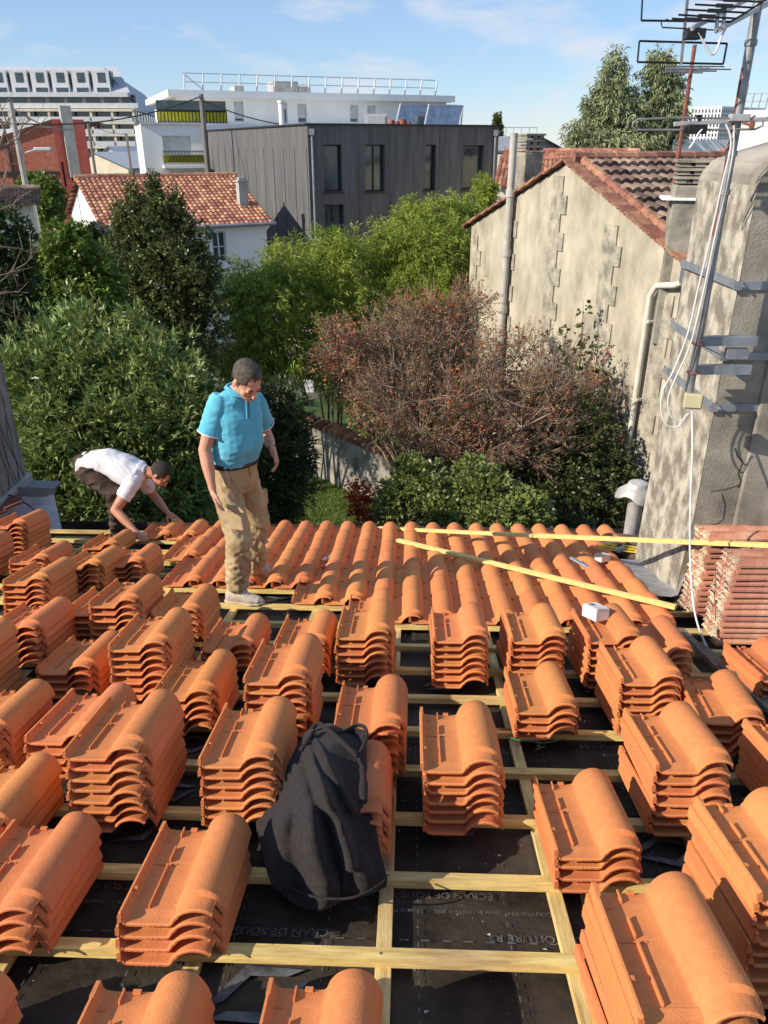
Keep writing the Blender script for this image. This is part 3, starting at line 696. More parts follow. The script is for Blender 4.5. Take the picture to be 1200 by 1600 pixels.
m = MB(); k_ = o + outn(hor(.97, .10)) * .1
for f in (.22, .42, .62, .82): q = o.lerp(A, f); zz = lerp(zt, zl, f) - .2; m.bar((q.x, q.y - .08, 0), (q.x, q.y - .08, zz), .18, .12, (0, 1, 0))
m.bar((o.x, o.y - .1, zt - 4.2), (A.x, A.y - .1, zt - 4.2), .12, .22); m.build('steel_frame', 'dark_frame', bld)
s0, z_0 = onpl(91, 165, o, d); s1, _ = onpl(108, 165, o, d); q = o + d * ((s0 + s1) / 2) + outn(d) * .1
m = MB(); m.box((q.x, q.y, (z_0 + zt - 4.6) / 2), (s1 - s0, .5, z_0 - (zt - 4.6)), Matrix.Rotation(math.atan2(d.y, d.x), 3, 'Z')); m.build('pilaster', 'concrete', bld)
# small gabled sheds between
def gable_house(name, label, o, d, Wd, D, ze, zr, wallm, roofm, nc, nrr, holes=(), over=.25, tile=True, gh=()):
    """ridge runs along d; o = front-left corner; D depth away from us"""
    inn = -outn(d); b = thing(name, label, 'house', (o.x, o.y, 0))
    m = MB(); facade(m, o, d, Wd, 0, ze, holes, .18)
    for c, dd, ln in ((o + inn * D, -inn, D), (o + d * Wd, inn, D)):
        facade(m, c, dd, ln, 0, ze, gh if dd == -inn else (), .12)
        q = c + dd * (ln / 2); e = c + dd * ln; m.add([(c.x, c.y, ze), (e.x, e.y, ze), (q.x, q.y, zr)], [(0, 1, 2)])
    facade(m, o + d * Wd + inn * D, -d, Wd, 0, ze); m.build('wall', wallm, b)
    sl = (zr - ze) / (D / 2); m = MB()
    def pt(s, k, z): q = o + d * s + inn * k; return Vector((q.x, q.y, z))
    ef = ze - over * sl
    if tile:
        tiled(m, pt(-over, -over, ef), pt(-over, D / 2, zr), pt(Wd + over, D / 2, zr), pt(Wd + over, -over, ef), nc, nrr)
        tiled(m, pt(Wd + over, D + over, ef), pt(Wd + over, D / 2, zr), pt(-over, D / 2, zr), pt(-over, D + over, ef), nc // 2, nrr // 2)
        r = m.build('roof', roofm, b, rnd=True, fix=False)
        m = MB(); ridge_tiles(m, pt(-over, D / 2, zr + .03), pt(Wd + over, D / 2, zr + .03), max(4, int(Wd / .4))); m.build('ridge_tiles', roofm, r, rnd=True)
    else:
        for s_ in (-1, 1):
            a, c = (pt(-over, -over, ef), pt(Wd + over, -over, ef)) if s_ < 0 else (pt(-over, D + over, ef), pt(Wd + over, D + over, ef))
            m.quad(a, c, pt(Wd + over, D / 2, zr), pt(-over, D / 2, zr)); m.quad(a - Vector((0, 0, .1)), c - Vector((0, 0, .1)), pt(Wd + over, D / 2, zr - .1), pt(-over, D / 2, zr - .1))
        m.build('roof', roofm, b)
    return b
o = P(200, 262, 95); gable_house('workshop', 'small beige gabled workshop between the poles left of the white building', o, hor(.35, .94), 8, 9, P(200, 262, 95).z, P(150, 247, 95).z + .6, 'cream_render', 'slate_roof', 4, 4, tile=False)
o = P(216, 262, 105); gable_house('workshop', 'grey gabled workshop just right of the beige one', o, hor(.35, .94), 8, 8, o.z, o.z + 2.4, 'concrete', 'slate_roof', 4, 4, tile=False)
o = P(135, 290, 60); gable_house('tiled_shed', 'low shed with brown tiled roof right of the brick workshop', o, hor(.95, .31), 5, 5, P(135, 290, 60).z, P(140, 275, 62).z, 'cream_render', 'tile_old', 20, 8)
# ================================================================== TILED HOUSE (left)
th = R(29); d = hor(math.cos(th), math.sin(th)); o = P(167, 356, 30); ze = P(167, 356, 30).z; 
apex = o - outn(d) * 4; zr = PZ(117, 279, 6).z
q = P(121, 279, apex.y); zr = q.z
hw = hole_px(330, 362, 356, 409, o, d)
gl = thing
house = gable_house('tiled_house', 'pale house with orange tiled roof behind the conical evergreen, left of centre', o, d, 6.2, 8, ze, zr, 'white_render', 'tile_orange', 34, 17, holes=[hw])
window(house, o, d, hw, .18, frame='shutter_white', mull=1, trans=1)
m = MB(); m.tube([(*(o + d * -.3 + outn(d) * .3).xy, ze - .1), (*(o + d * 6.5 + outn(d) * .3).xy, ze - .1)], .07, 8); m.build('gutter', 'grey_zinc', house, smooth=True)
q = o + d * 5.75 - outn(d) * 1.3; m = MB(); m.box((q.x, q.y, ze + .75), (.38, .36, 1.3), Matrix.Rotation(th, 3, 'Z')); m.box((q.x, q.y, ze + 1.43), (.48, .46, .06), Matrix.Rotation(th, 3, 'Z')); ch = m.build('chimney', 'concrete', house)
m = MB(); m.box((q.x, q.y, ze + 1.5), (.3, .26, .12), Matrix.Rotation(th, 3, 'Z')); m.build('chimney_cap', 'concrete', ch)
# left edge house
o = P(-75, 330, 25); d = hor(.93, .37); gable_house('old_house', 'cream house corner with weathered brown tiles at the far left edge', o, d, onpl(50, 320, o, d)[0], 6, P(20, 322, 25).z, P(20, 300, 27).z, 'cream_render', 'tile_old', 24, 14)
# ================================================================== HOUSES BEYOND, RIGHT
o = P(788, 270, 33); h2 = gable_house('tiled_house', 'house with bright orange tiles and a skylight beyond the right gable', o, hor(.98, -.2), 5.0, 6, P(800, 259, 33).z, P(830, 237, 36).z, 'cream_render', 'tile_orange', 26, 14)
A = P(838, 250, 34.8); m = MB(); n_ = Vector((.1, -.3, 1)).normalized(); m.box(A + Vector((0, 0, .12)), (1.1, .75, .12), Matrix.Rotation(R(20), 3, 'Z') @ Matrix.Rotation(R(22), 3, 'X')); sk = m.build('skylight', 'dark_frame', h2)
gable_house('tiled_house', 'low orange roof in the gap beside the dark building, right', P(782, 300, 29), hor(.98, -.2), 1.6, 5, P(790, 288, 29).z, P(790, 250, 31).z, 'cream_render', 'tile_orange', 14, 12)
o = P(822, 240, 60); gable_house('metal_shed', 'grey sheet metal shed gable beyond the orange roofs', P(880, 236, 62), hor(-.3, .95) * 1, 8, 4.2, P(880, 233, 62).z, P(850, 212, 62).z, 'concrete', 'grey_zinc', 4, 4, tile=False)
o = P(778, 214, 80); d = hor(.95, .3); m = MB(); facade(m, o, d, 4, 0, o.z); facade(m, o - outn(d) * 8, outn(d), 8, 0, o.z)
b = thing('office_building', 'pale blue building sliver right of the dark timber building', 'building', (o.x, o.y, 0)); m.build('wall', 'shutter_white', b)
m = MB(); 
for i in range(6): q = o + d * (i * .8); m.bar((q.x, q.y, o.z), (q.x, q.y, o.z + .8), .05, .05, (0, 1, 0))
m.bar((o.x, o.y, o.z + .8), (*(o + d * 4).xy, o.z + .8), .05, .05); m.build('railing', 'rail_metal', b)
# white tower and long white block, right
o = P(1128, 167, 150); dF = hor(-.86, .10); 
b = thing('white_tower', 'far white tower block with a grid of small windows behind the antenna', 'building', (o.x, o.y, 0))
wl = (P(1128, 170, 150) - P(1079, 170, 152)).length; A = P(1079, 170, 152); dA = hor(o.x - A.x, o.y - A.y); zt = P(1100, 166, 150).z
m = MB(); facade(m, A, dA, wl, 0, zt); dB = hor(.8, .6); facade(m, A + dA * wl, dB, 14, 0, zt); m.build('wall', 'white_render', b)
for nm, oo, dd, w_ in (('window_grid', A, dA, wl), ('window_grid', A + dA * wl, dB, 7.5)):
    m = MB(); rot = Matrix.Rotation(math.atan2(dd.y, dd.x), 3, 'Z')
    for j in range(9):
        for i in range(int(w_ / .55)): q = oo + dd * (.4 + i * .55) + outn(dd) * .02; m.box((q.x, q.y, zt - .7 - j * .75), (.22, .05, .5), rot)
    m.build(nm, 'glass', b)
A = P(1052, 219, 60); d = hor(.97, .22); zt = P(1052, 218, 60).z
b = thing('white_block', 'long plain white building behind the right house ridge and mast', 'building', (A.x, A.y, 0))
m = MB(); facade(m, A, d, 12, 0, zt); B = P(1153, 172, 58); d = hor(.97, -.35); facade(m, B, d, 10, 0, B.z); m.build('wall', 'white_render', b)
m = MB()
for i in range(7): q = B + d * (.3 + i * .45) ; m.bar((q.x, q.y, B.z), (q.x + .1, q.y, B.z + 1.0 + .5 * (i % 3 == 0)), .06, .06, (0, 1, 0))
for z in (.5, .95): m.bar((B.x + .2, B.y, B.z + z), (*(B + d * 4).xy, B.z + z), .05, .05)
m.build('roof_railing', 'rail_metal', b)
o = P(1062, 256, 40); gable_house('tiled_house', 'small red roof peeping over the right ridge before the white block', o, hor(.95, .3), 2.2, 5, P(1062, 251, 40).z, P(1070, 241, 42).z, 'cream_render', 'tile_orange', 14, 10)
A = P(1133, 262, 20); m = MB(); m.box((A.x, A.y, A.z), (.22, .22, .7)); m.box((A.x, A.y, A.z + .38), (.28, .28, .07)); ob = m.build('brick_chimney', 'brick_red', bevel=.01); tag(ob, 'little red brick chimney behind the white cables at right', 'chimney')
# ================================================================== POLES AND WIRES
def pole(label, px0, py0, px1, Y, r, lamp=None, m_='wood_pole'):
    T = P(px0, py0, Y); t = thing('utility_pole', label, 'pole', (T.x, T.y, 0), 'utility poles'); m = MB(); m.tube([(T.x, T.y, 0), T], [r * 1.25, r], 8); m.build('pole', m_, t, smooth=True)
    if lamp:
        A = P(*lamp, Y); m = MB(); m.tube([(T.x, T.y, A.z - .2), (A.x, A.y, A.z)], .03, 6); m.build('arm', 'rail_metal', t); m = MB(); m.box((A.x + .25, A.y, A.z), (.7, .25, .14)); m.build('lamp_head', 'rail_metal', t, bevel=.04)
    return T
t1 = pole('tall concrete pole with lamp arm at the far left edge', 16, 160, 45, 34, .10, (58, 233), 'concrete')
t2 = pole('grey wooden pole rising left of the dark timber building', 314, 147, 320, 45, .12)
t3 = pole('thin dark pole right of the brick workshop', 137, 189, 147, 70, .11, (152, 212))
t4 = pole('thin pole just left of the low white building', 197, 206, 205, 70, .10, (190, 208))
def wire(a, b, sag, lab, r=.018, n=14):
    m = MB(); a, b = Vector(a), Vector(b); m.tube([a.lerp(b, i / n) - Vector((0, 0, sag * 4 * (i / n) * (1 - i / n))) for i in range(n + 1)], r, 5)
    tag(m.build('overhead_wire', 'dark_frame'), lab, 'wire', 'overhead wires')
wire(t2 - Vector((0, 0, .1)), P(-40, 187, 34), .6, 'dark overhead wire from the grey pole toward the left edge, upper', .03)
wire(t2 - Vector((0, 0, .25)), P(475, 198, 44), .25, 'dark wire running right from the grey pole to the dark building', .03)
wire(t1 - Vector((0, 0, .2)), t3, .7, 'wire between the far left pole and the dark pole', .03)
wire(t3, t4, .4, 'thin wire between the two distant poles')
# ================================================================== RIGHT GABLE HOUSE
WR = P(1070, 413, 12.0); WL = P(737, 352, 18.5); ze = WR.z
WL.z = ze; dG = hor(WR.x - WL.x, WR.y - WL.y)      # along the gable toward us, left->right on screen
gw = (Vector((WR.x, WR.y, 0)) - Vector((WL.x, WL.y, 0))).length
nG = outn(dG); inG = -nG
sA, zA = onpl(886, 256, WL, dG); sR, zR_ = onpl(1070, 413, WL, dG); sLz, zL_ = onpl(737, 352, WL, dG)
gh = thing('gable_house', 'old rendered house with a tall windowless gable and weathered tiled roof, right', 'house', (WL.x, WL.y, 0))
LEN = 9.0
def gp(s, z, k=0): q = Vector((WL.x, WL.y, 0)) + dG * s + inG * k; return Vector((q.x, q.y, z))
m = MB()
m.add([gp(0, 0), gp(sR, 0), gp(sR, zR_), gp(sA, zA), gp(0, zL_)], [(0, 1, 2, 3, 4)])
m.quad(gp(sR, 0), gp(sR, 0, LEN), gp(sR, zR_, LEN), gp(sR, zR_)); m.quad(gp(0, 0), gp(0, zL_), gp(0, zL_, LEN), gp(0, 0, LEN)); m.build('wall', 'render_gable', gh)
m = MB(); ov = .25
rr = (zR_ - zA) / (sR - sA); rl = (zA - zL_) / sA
tiled(m, gp(sR + ov, zR_ + rr * ov + .05, .25), gp(sA, zA + .05, .25), gp(sA, zA + .05, LEN), gp(sR + ov, zR_ + rr * ov + .05, LEN), 44, 11, amp=.055, step=.075)
rf = m.build('roof', 'tile_old', gh, rnd=True, fix=False)
m = MB(); tiled(m, gp(-ov, zL_ - rl * ov, LEN), gp(sA, zA + .02, LEN), gp(sA, zA + .02, -.05), gp(-ov, zL_ - rl * ov, -.05), 30, 11, amp=.05); m.build('back_slope', 'tile_old', rf, rnd=True, fix=False)
m = MB(); ridge_tiles(m, gp(sA, zA + .10, .1), gp(sA, zA + .10, LEN), 20, .10); m.build('ridge_tiles', 'tile_verge', rf, rnd=True)
m = MB(); nt_ = 17
for i in range(nt_):           # verge: flat tiles then a run of barrels down the rake
    a, b = i / nt_, (i + 1.0) / nt_
    for k0, k1, h in ((-.10, .17, .05), (.17, .42, .06)):
        A = gp(lerp(sA, sR + ov, a), lerp(zA, zR_ + rr * ov, a) + .02 + h, (k0 + k1) / 2); B = gp(lerp(sA, sR + ov, b), lerp(zA, zR_ + rr * ov, b) + h - .015, (k0 + k1) / 2)
        if k0 < 0: m.bar(A, B + (B - A) * .03, k1 - k0, .025, rnd=rng.random())
        else: m.tube([A, B + (B - A) * .05], [.085, .10], 8, rnd=rng.random())
for i in range(13):
    a, b = i / 13, (i + 1) / 13
    A = gp(lerp(sA, -ov, a), lerp(zA, zL_ - rl * ov, a) + .08, .0); B = gp(lerp(sA, -ov, b), lerp(zA, zL_ - rl * ov, b) + .05, .0); m.bar(A, B + (B - A) * .03, .24, .04, rnd=rng.random())
m.build('verge_tiles', 'tile_verge', rf, rnd=True)
# toothed render strips
def quoin(x0, y0, x1, y1, wl, wr, side):
    m = MB(); s0, z0_ = onpl(x0, y0, WL, dG); s1, z1_ = onpl(x1, y1, WL, dG); n_ = int((z0_ - z1_) / .32); 
    for i in range(n_):
        z = z0_ - (i + .5) * .32; s = s0
        j = .16 if i % 2 else 0; a, b = s - wl, s + wr + j
        q = (gp(a, z) + gp(b, z)) / 2 + nG * .0; m.box(q, (b - a, .06, .3198), Matrix.Rotation(math.atan2(dG.y, dG.x), 3, 'Z'))
    m.build('render_strip', 'render_rough', gh)
quoin(741, 366, 736, 520, .0, .22, 1); quoin(803, 318, 795, 520, .25, .05, 1); quoin(880, 275, 868, 560, .28, .06, 1); quoin(963, 352, 944, 560, .28, .08, 1)
quoin(1052, 462, 1000, 780, .30, .05, 1)
# fibre pipe up the gable
s, z1_ = onpl(812, 208, WL, dG); p = gp(s, z1_) + nG * .12
m = MB(); zs_ = [p.z - k * 1.15 for k in range(6)]
for k in range(5): m.tube([(p.x, p.y, zs_[k + 1]), (p.x, p.y, zs_[k])], .075, 10); m.tube([(p.x, p.y, zs_[k + 1]), (p.x, p.y, zs_[k + 1] + .14)], .095, 10)
m.build('vent_pipe', 'fibre_pipe', gh, smooth=True)
# chimney on left slope
def chimney(parent, cx, cy, z0, z1, wx, wy, rot, m_='stone_old', lab=None, tiers=3):
    m = MB(); rot = Matrix.Rotation(rot, 3, 'Z'); m.box((cx, cy, (z0 + z1) / 2), (wx, wy, z1 - z0), rot); c = m.build('chimney', m_, parent, bevel=.02)
    m = MB()
    for k in range(tiers):
        z = z1 + .06 + k * .11
        for ax in (-.36, 0, .36): m.box(Vector((cx, cy, z)) + rot @ Vector((ax * wx, 0, 0)), (.13 * wx / .6, wy * .95, .055), rot)
        m.box((cx, cy, z + .043), (wx * 1.06, wy * 1.06, .035), rot)
    m.build('chimney_pot', m_, c); return c
q = P(811, 300, 17.3); chimney(gh, q.x + .12, q.y, q.z - .6, P(811, 238, 17.3).z, .42, .55, math.atan2(dG.y, dG.x) + R(90))
q = P(1078, 330, 12.4); chimney(gh, q.x + .05, q.y + .1, 4.6, P(1085, 290, 12.2).z, .62, .62, R(-14))
q = P(1078, 312, 12.1); m = MB(); m.box((q.x + .05, q.y + .4, q.z), (.66, .66, .035), Matrix.Rotation(R(-14), 3, 'Z')); m.build('chimney_band', 'white_render', gh)
# gutter hopper and downpipe
g0 = P(1075, 428, 11.8); m = MB(); m.box(g0, (.22, .22, .24), Matrix.Rotation(R(-20), 3, 'Z')); m.bar(g0, gp(sR + .3, g0.z, 4), .16, .12); m.build('gutter', 'grey_zinc', gh)
s1, zz1 = onpl(1064, 445, WL, dG); s2, zz2 = onpl(1026, 449, WL, dG); off = nG * .10
m = MB(); A = gp(s1, zz1) + off; B = gp(s2 + .12, zz2 + .05) + off; C_ = gp(s2, zz2 - .12) + off; D_ = gp(s2, 1.0) + off; m.tube([g0 - Vector((0, 0, .1)), A, A.lerp(B, .5), B, C_, D_], .05, 10); m.build('downpipe', 'pvc_cream', gh, smooth=True)
m = MB()
for z in (C_.z - .4, C_.z - 1.7, C_.z - 3.0): q = gp(s2, z) + nG * .06; m.box(q, (.16, .13, .04), Matrix.Rotation(math.atan2(dG.y, dG.x), 3, 'Z'))
m.build('pipe_clip', 'pvc_cream', gh)
# red antenna mast on that roof
A = P(1047, 328, 14.0); B = P(1094, 70, 14.0); B = Vector((A.x, A.y, B.z)); t = thing('roof_antenna', 'thin rusty antenna mast rising from the weathered tiled roof', 'antenna', A)
mat('rust', (0.16, 0.045, 0.035), 0.8, scale=20, col2=(0.28, 0.10, 0.07)); mat('galv', (0.22, 0.22, 0.215), 0.45, scale=12, col2=(0.36, 0.36, 0.35), metal=0.5); mat('alu', (0.42, 0.42, 0.41), 0.4, scale=12, col2=(0.58, 0.58, 0.57), metal=0.4)
m = MB(); m.tube([A - Vector((0, 0, .3)), B], .032, 8); m.build('mast', 'rust', t, smooth=True)
m = MB(); z = B.z - .35
for k in range(5): m.tube([(B.x - .5 + .05 * k, B.y - .3 + .16 * k, z + .05 * (k % 2)), (B.x + .55 - .05 * k, B.y - .2 + .16 * k, z + .05 * (k % 2))], .012, 5)
m.tube([(B.x, B.y - .4, z), (B.x + .05, B.y + .5, z + .05)], .018, 5); m.build('aerial', 'galv', t)
# ================================================================== VEGETATION
def leafmat(name, c1, c2, rough=0.45, spec=0.4, var=0.35, trans=0.22):
    return mat(name, c1, rough, scale=3.5, col2=c2, attr=var, spec=spec, trans=trans)
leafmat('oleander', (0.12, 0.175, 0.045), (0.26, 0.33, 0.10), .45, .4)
leafmat('oleander_shaded', (0.045, 0.065, 0.020), (0.085, 0.115, 0.035), .45, .4)  # bush overshadowed by its neighbours: that shade is put into the leaf colour
leafmat('laurel', (0.10, 0.155, 0.022), (0.20, 0.27, 0.05), .38, .45)
leafmat('evergreen', (0.060, 0.080, 0.020), (0.17, 0.20, 0.062), .35, .5)
leafmat('deep_green', (0.022, 0.040, 0.012), (0.055, 0.085, 0.022), .5, .4)
leafmat('bamboo', (0.17, 0.24, 0.030), (0.36, 0.42, 0.075), .6, .25, trans=.35)
leafmat('euc', (0.20, 0.23, 0.11), (0.37, 0.40, 0.21), .6, .3)
leafmat('shrub_green', (0.12, 0.155, 0.034), (0.26, 0.30, 0.085), .4, .5)
leafmat('ivy', (0.040, 0.058, 0.016), (0.11, 0.13, 0.036), .4, .5)
leafmat('russet', (0.22, 0.105, 0.055), (0.40, 0.22, 0.12), .7, .2)
leafmat('red_leaf', (0.42, 0.055, 0.025), (0.55, 0.17, 0.05), .6, .2)
mat('bark_pale', (0.13, 0.090, 0.062), 0.85, scale=5, col2=(0.34, 0.26, 0.19), bump=0.2)
mat('bark', (0.07, 0.055, 0.04), 0.9, scale=8, col2=(0.15, 0.12, 0.09), bump=0.4)
def leafmesh(name, pos, d, ln, wd, mname, parent=None, droop=0.15, rnd=None):
    N = len(pos); d = d / (np.linalg.norm(d, axis=1, keepdims=True) + 1e-9)
    r = nr.normal(size=(N, 3)); r[:, 2] += .6
    s = np.cross(d, r); s /= (np.linalg.norm(s, axis=1, keepdims=True) + 1e-9); up = np.cross(s, d)
    ln = ln[:, None]; wd = wd[:, None]
    v = np.empty((N, 4, 3)); v[:, 0] = pos; mid = pos + d * ln * .45 + up * ln * .04
    v[:, 1] = mid + s * wd * .5; v[:, 3] = mid - s * wd * .5; v[:, 2] = pos + d * ln; v[:, 2, 2] -= (ln * droop)[:, 0]
    me = bpy.data.meshes.new(name); me.vertices.add(N * 4); me.vertices.foreach_set('co', v.reshape(-1).astype(np.float32))
    me.loops.add(N * 4); me.loops.foreach_set('vertex_index', np.arange(N * 4, dtype=np.int32))
    me.polygons.add(N); me.polygons.foreach_set('loop_start', np.arange(0, N * 4, 4, dtype=np.int32))
    me.materials.append(MATS[mname]); me.update(calc_edges=True)
    a = me.attributes.new('rnd', 'FLOAT', 'FACE'); a.data.foreach_set('value', (nr.rand(N) if rnd is None else rnd).astype(np.float32))
    ob = bpy.data.objects.new(name, me); COL.objects.link(ob)
    if parent is not None: ob.parent = parent; ob.matrix_parent_inverse = parent.matrix_basis.inverted()
    return ob
def dep(p): return (p - Vector((0, 0, CZ))).dot(_F)
def clump(px, py, Y, rx, ry): p = P(px, py, Y); s = dep(p) / FPX; return (p, rx * s, rx * s * .9, ry * s * 1.05)
def plant(name, label, cat, clumps, n, per, ll, lw, mname, spread=.8, droop=.15, grav=0, rough=.22, inner=.25, stems=5, stem_r=.04, group=None, hang=0, part='foliage', base=None, core=True):
    """clumps of sprigs; every sprig carries 'per' leaves fanning out; stems run from the ground into the clumps"""
    cs = [clump(*c) for c in clumps]
    w = np.array([c[1] * c[3] for c in cs]); w = w / w.sum(); idx = nr.choice(len(cs), n, p=w)
    C = np.array([tuple(c[0]) for c in cs]); Rr = np.array([[c[1], c[2], c[3]] for c in cs])
    u = nr.normal(size=(n, 3)); u /= np.linalg.norm(u, axis=1, keepdims=True)
    # lumpy shells: radius modulated by low-frequency noise
    k = np.array([noise.noise(Vector((a[0] * 2.3 + i, a[1] * 2.3, a[2] * 2.3))) for a, i in zip(u, idx * 3.7)])
    rad = 1 + rough * 1.6 * k + nr.uniform(-.18, .12, n)
    isin = nr.rand(n) < inner; rad[isin] = nr.uniform(.35, .8, isin.sum())
    sp = C[idx] + u * Rr[idx] * rad[:, None]
    sp[:, 2] = np.maximum(sp[:, 2], .05)
    dirs = u.copy(); dirs[:, 2] += .35 - hang
    pos = np.repeat(sp, per, 0) + nr.normal(size=(n * per, 3)) * ll * .22
    dd = np.repeat(dirs, per, 0) + nr.normal(size=(n * per, 3)) * spread; dd[:, 2] -= grav
    l = ll * nr.uniform(.6, 1.2, n * per); wd = lw * nr.uniform(.7, 1.25, n * per); big = np.repeat(isin, per); wd[big] *= 2.0; l[big] *= 1.2
    lo = C[:, 2].min(); c0 = C.mean(0); t = thing(name, label, cat, (c0[0], c0[1], 0), group)
    rn = np.clip(np.repeat(nr.rand(n), per) * .6 + nr.rand(n * per) * .4, 0, 1)
    leafmesh(part, pos, dd, l, wd, mname, t, droop, rn)
    if stems:
        m = MB(); b = Vector(base) if base else Vector((c0[0], c0[1], 0))
        order = sorted(range(len(cs)), key=lambda q: -cs[q][1])[:max(stems, 1)] if stems < len(cs) else range(len(cs))
        for q in order:
            e = cs[q][0]; s0 = b + Vector((rng.uniform(-.25, .25), rng.uniform(-.25, .25), 0)); mid = s0.lerp(e, .5) + Vector((rng.uniform(-.15, .15), rng.uniform(-.15, .15), .25))
            m.tube([s0, s0.lerp(mid, .5), mid, mid.lerp(e, .6), e], [stem_r * 1.3, stem_r * 1.1, stem_r, stem_r * .7, stem_r * .3], 7)
            for _ in range(4):
                f = e + Vector([rng.uniform(-1, 1) * cs[q][i] * .8 for i in (1, 2, 3)]); m.tube([mid.lerp(e, .5), e.lerp(f, .5), f], [stem_r * .45, stem_r * .3, stem_r * .12], 5)
        m.build('trunk', 'bark', t, smooth=True)
    return t
plant('oleander_bush', 'big grey green oleander with long narrow leaves behind the crouching man', 'bush',
      [(110, 600, 9.8, 75, 80), (55, 640, 9.6, 55, 90), (190, 590, 9.8, 80, 70), (250, 620, 9.6, 70, 80), (120, 700, 9.2, 90, 90), (220, 700, 9.2, 90, 90), (290, 690, 9.2, 55, 100), (150, 525, 10.2, 50, 42), (75, 555, 10, 45, 45),
       (215, 530, 10.3, 25, 38), (160, 780, 8.9, 100, 60), (270, 780, 8.9, 70, 60), (75, 760, 9, 60, 60), (310, 620, 9.8, 35, 40), (120, 500, 10.4, 18, 30), (35, 590, 9.8, 30, 40)], 3900, 9, .16, .030, 'oleander', spread=.58, stems=8, rough=.45, inner=.3)
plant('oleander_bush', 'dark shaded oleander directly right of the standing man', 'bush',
      [(440, 650, 10.6, 42, 50), (430, 740, 10.2, 50, 85), (458, 705, 10.4, 30, 60), (390, 640, 10.5, 35, 45), (400, 780, 10, 60, 60), (350, 690, 10, 40, 70)], 2200, 8, .13, .020, 'oleander_shaded', spread=.5, stems=5)
plant('laurel_tree', 'bright green glossy laurel at left in front of the old house', 'tree',
      [(105, 400, 13, 42, 38), (65, 440, 13, 45, 45), (140, 445, 13, 48, 52), (95, 495, 12.5, 70, 50), (115, 375, 13.2, 18, 22), (40, 480, 12.5, 40, 50), (150, 500, 12.6, 40, 40)], 3400, 7, .105, .048, 'laurel', stems=5)
plant('conical_evergreen', 'tall dark pointed evergreen tree in front of the pale tiled house', 'tree',
      [(240, 300, 16, 9, 30), (207, 312, 16, 10, 26), (276, 330, 16, 14, 28), (240, 345, 16, 38, 36), (212, 385, 16, 34, 50), (290, 380, 16, 28, 45), (250, 430, 15.8, 72, 60), (230, 500, 15.5, 72, 60), (300, 480, 15.5, 42, 60), (316, 430, 15.8, 20, 40), (265, 560, 15, 60, 50), (190, 345, 16, 12, 24)],
      7600, 6, .085, .042, 'evergreen', rough=.45, stems=6)
plant('dark_evergreen', 'very dark evergreen mass against the far left edge', 'tree', [(8, 380, 11.5, 38, 50), (15, 450, 11.4, 42, 50), (10, 540, 11, 50, 60), (-20, 600, 10.6, 40, 50)], 2000, 7, .08, .035, 'deep_green', stems=3)
plant('dark_shrub', 'dark shrub filling the gap between the laurel and the conical evergreen', 'bush', [(160, 395, 19, 38, 32), (175, 440, 18, 35, 45), (135, 370, 19, 20, 18), (185, 500, 16.8, 30, 50)], 1600, 7, .10, .045, 'deep_green', stems=3)
for lab, cl, n in (('sunlit bamboo clump right of the conical evergreen', [(385, 455, 17, 38, 34), (436, 412, 18, 28, 34), (400, 480, 16.8, 65, 58), (452, 450, 17.2, 40, 60), (385, 560, 16.4, 60, 50), (445, 540, 16.4, 50, 60)], 3000),
                   ('bamboo clump in the centre below the dark building corner', [(500, 405, 18.8, 28, 36), (540, 412, 18.4, 32, 40), (520, 480, 17.6, 55, 60), (525, 560, 17, 50, 50), (522, 378, 18.8, 10, 18), (482, 452, 18, 30, 45)], 2600),
                   ('tall yellow green bamboo clump beside the right gable house', [(640, 352, 20, 38, 26), (690, 338, 21, 35, 28), (725, 335, 21.5, 24, 26), (600, 400, 19.2, 36, 42), (660, 410, 19.2, 60, 55), (716, 400, 19.6, 25, 55), (640, 480, 18.4, 70, 50), (600, 520, 18, 50, 60), (700, 470, 19, 34, 50), (640, 328, 20.4, 12, 16)], 5200)):
    plant('bamboo_clump', lab, 'bamboo', cl, n, 8, .17, .022, 'bamboo', spread=.75, grav=.45, droop=.3, rough=.42, stems=7, stem_r=.025, group='bamboo screen behind the garden')
plant('green_shrub', 'mid green leafy shrub at the roof edge under the russet tree, left one', 'bush', [(655, 765, 10.2, 48, 38), (620, 795, 10, 35, 38), (690, 800, 9.8, 40, 30), (640, 735, 10.6, 22, 24)], 1300, 7, .085, .040, 'shrub_green', stems=3, group='shrubs behind the eave')
plant('green_shrub', 'mid green leafy shrub at the roof edge under the russet tree, right one', 'bush', [(755, 775, 10, 50, 42), (820, 800, 9.6, 36, 34), (770, 820, 9.4, 60, 30), (735, 738, 10.6, 24, 24)], 1500, 7, .085, .040, 'shrub_green', stems=3, group='shrubs behind the eave')
plant('ivy_bush', 'dark ivy bush at the foot of the gable, left of the chimney', 'bush', [(910, 700, 12.4, 55, 70), (895, 785, 11.6, 60, 55), (958, 765, 12, 38, 60), (850, 720, 12.6, 40, 60), (985, 800, 11.4, 30, 40)], 2800, 6, .075, .040, 'ivy', stems=4, rough=.35)
plant('climber', 'sparse dark climbing plant with small leaves against the gable render', 'climber', [(905, 570, 13.3, 40, 60), (935, 610, 13.0, 40, 50), (880, 530, 13.8, 22, 34), (912, 490, 13.6, 10, 34), (870, 600, 13.5, 30, 40)], 170, 4, .075, .045, 'ivy', rough=.5, inner=.5, stems=5, stem_r=.012)
plant('nandina_shrub', 'small red leaved shrub by the grass at the roof edge', 'bush', [(572, 792, 10.6, 28, 34), (556, 770, 10.8, 16, 22), (592, 812, 10.4, 22, 24)], 300, 7, .06, .026, 'red_leaf', inner=.4, stems=3, stem_r=.012)
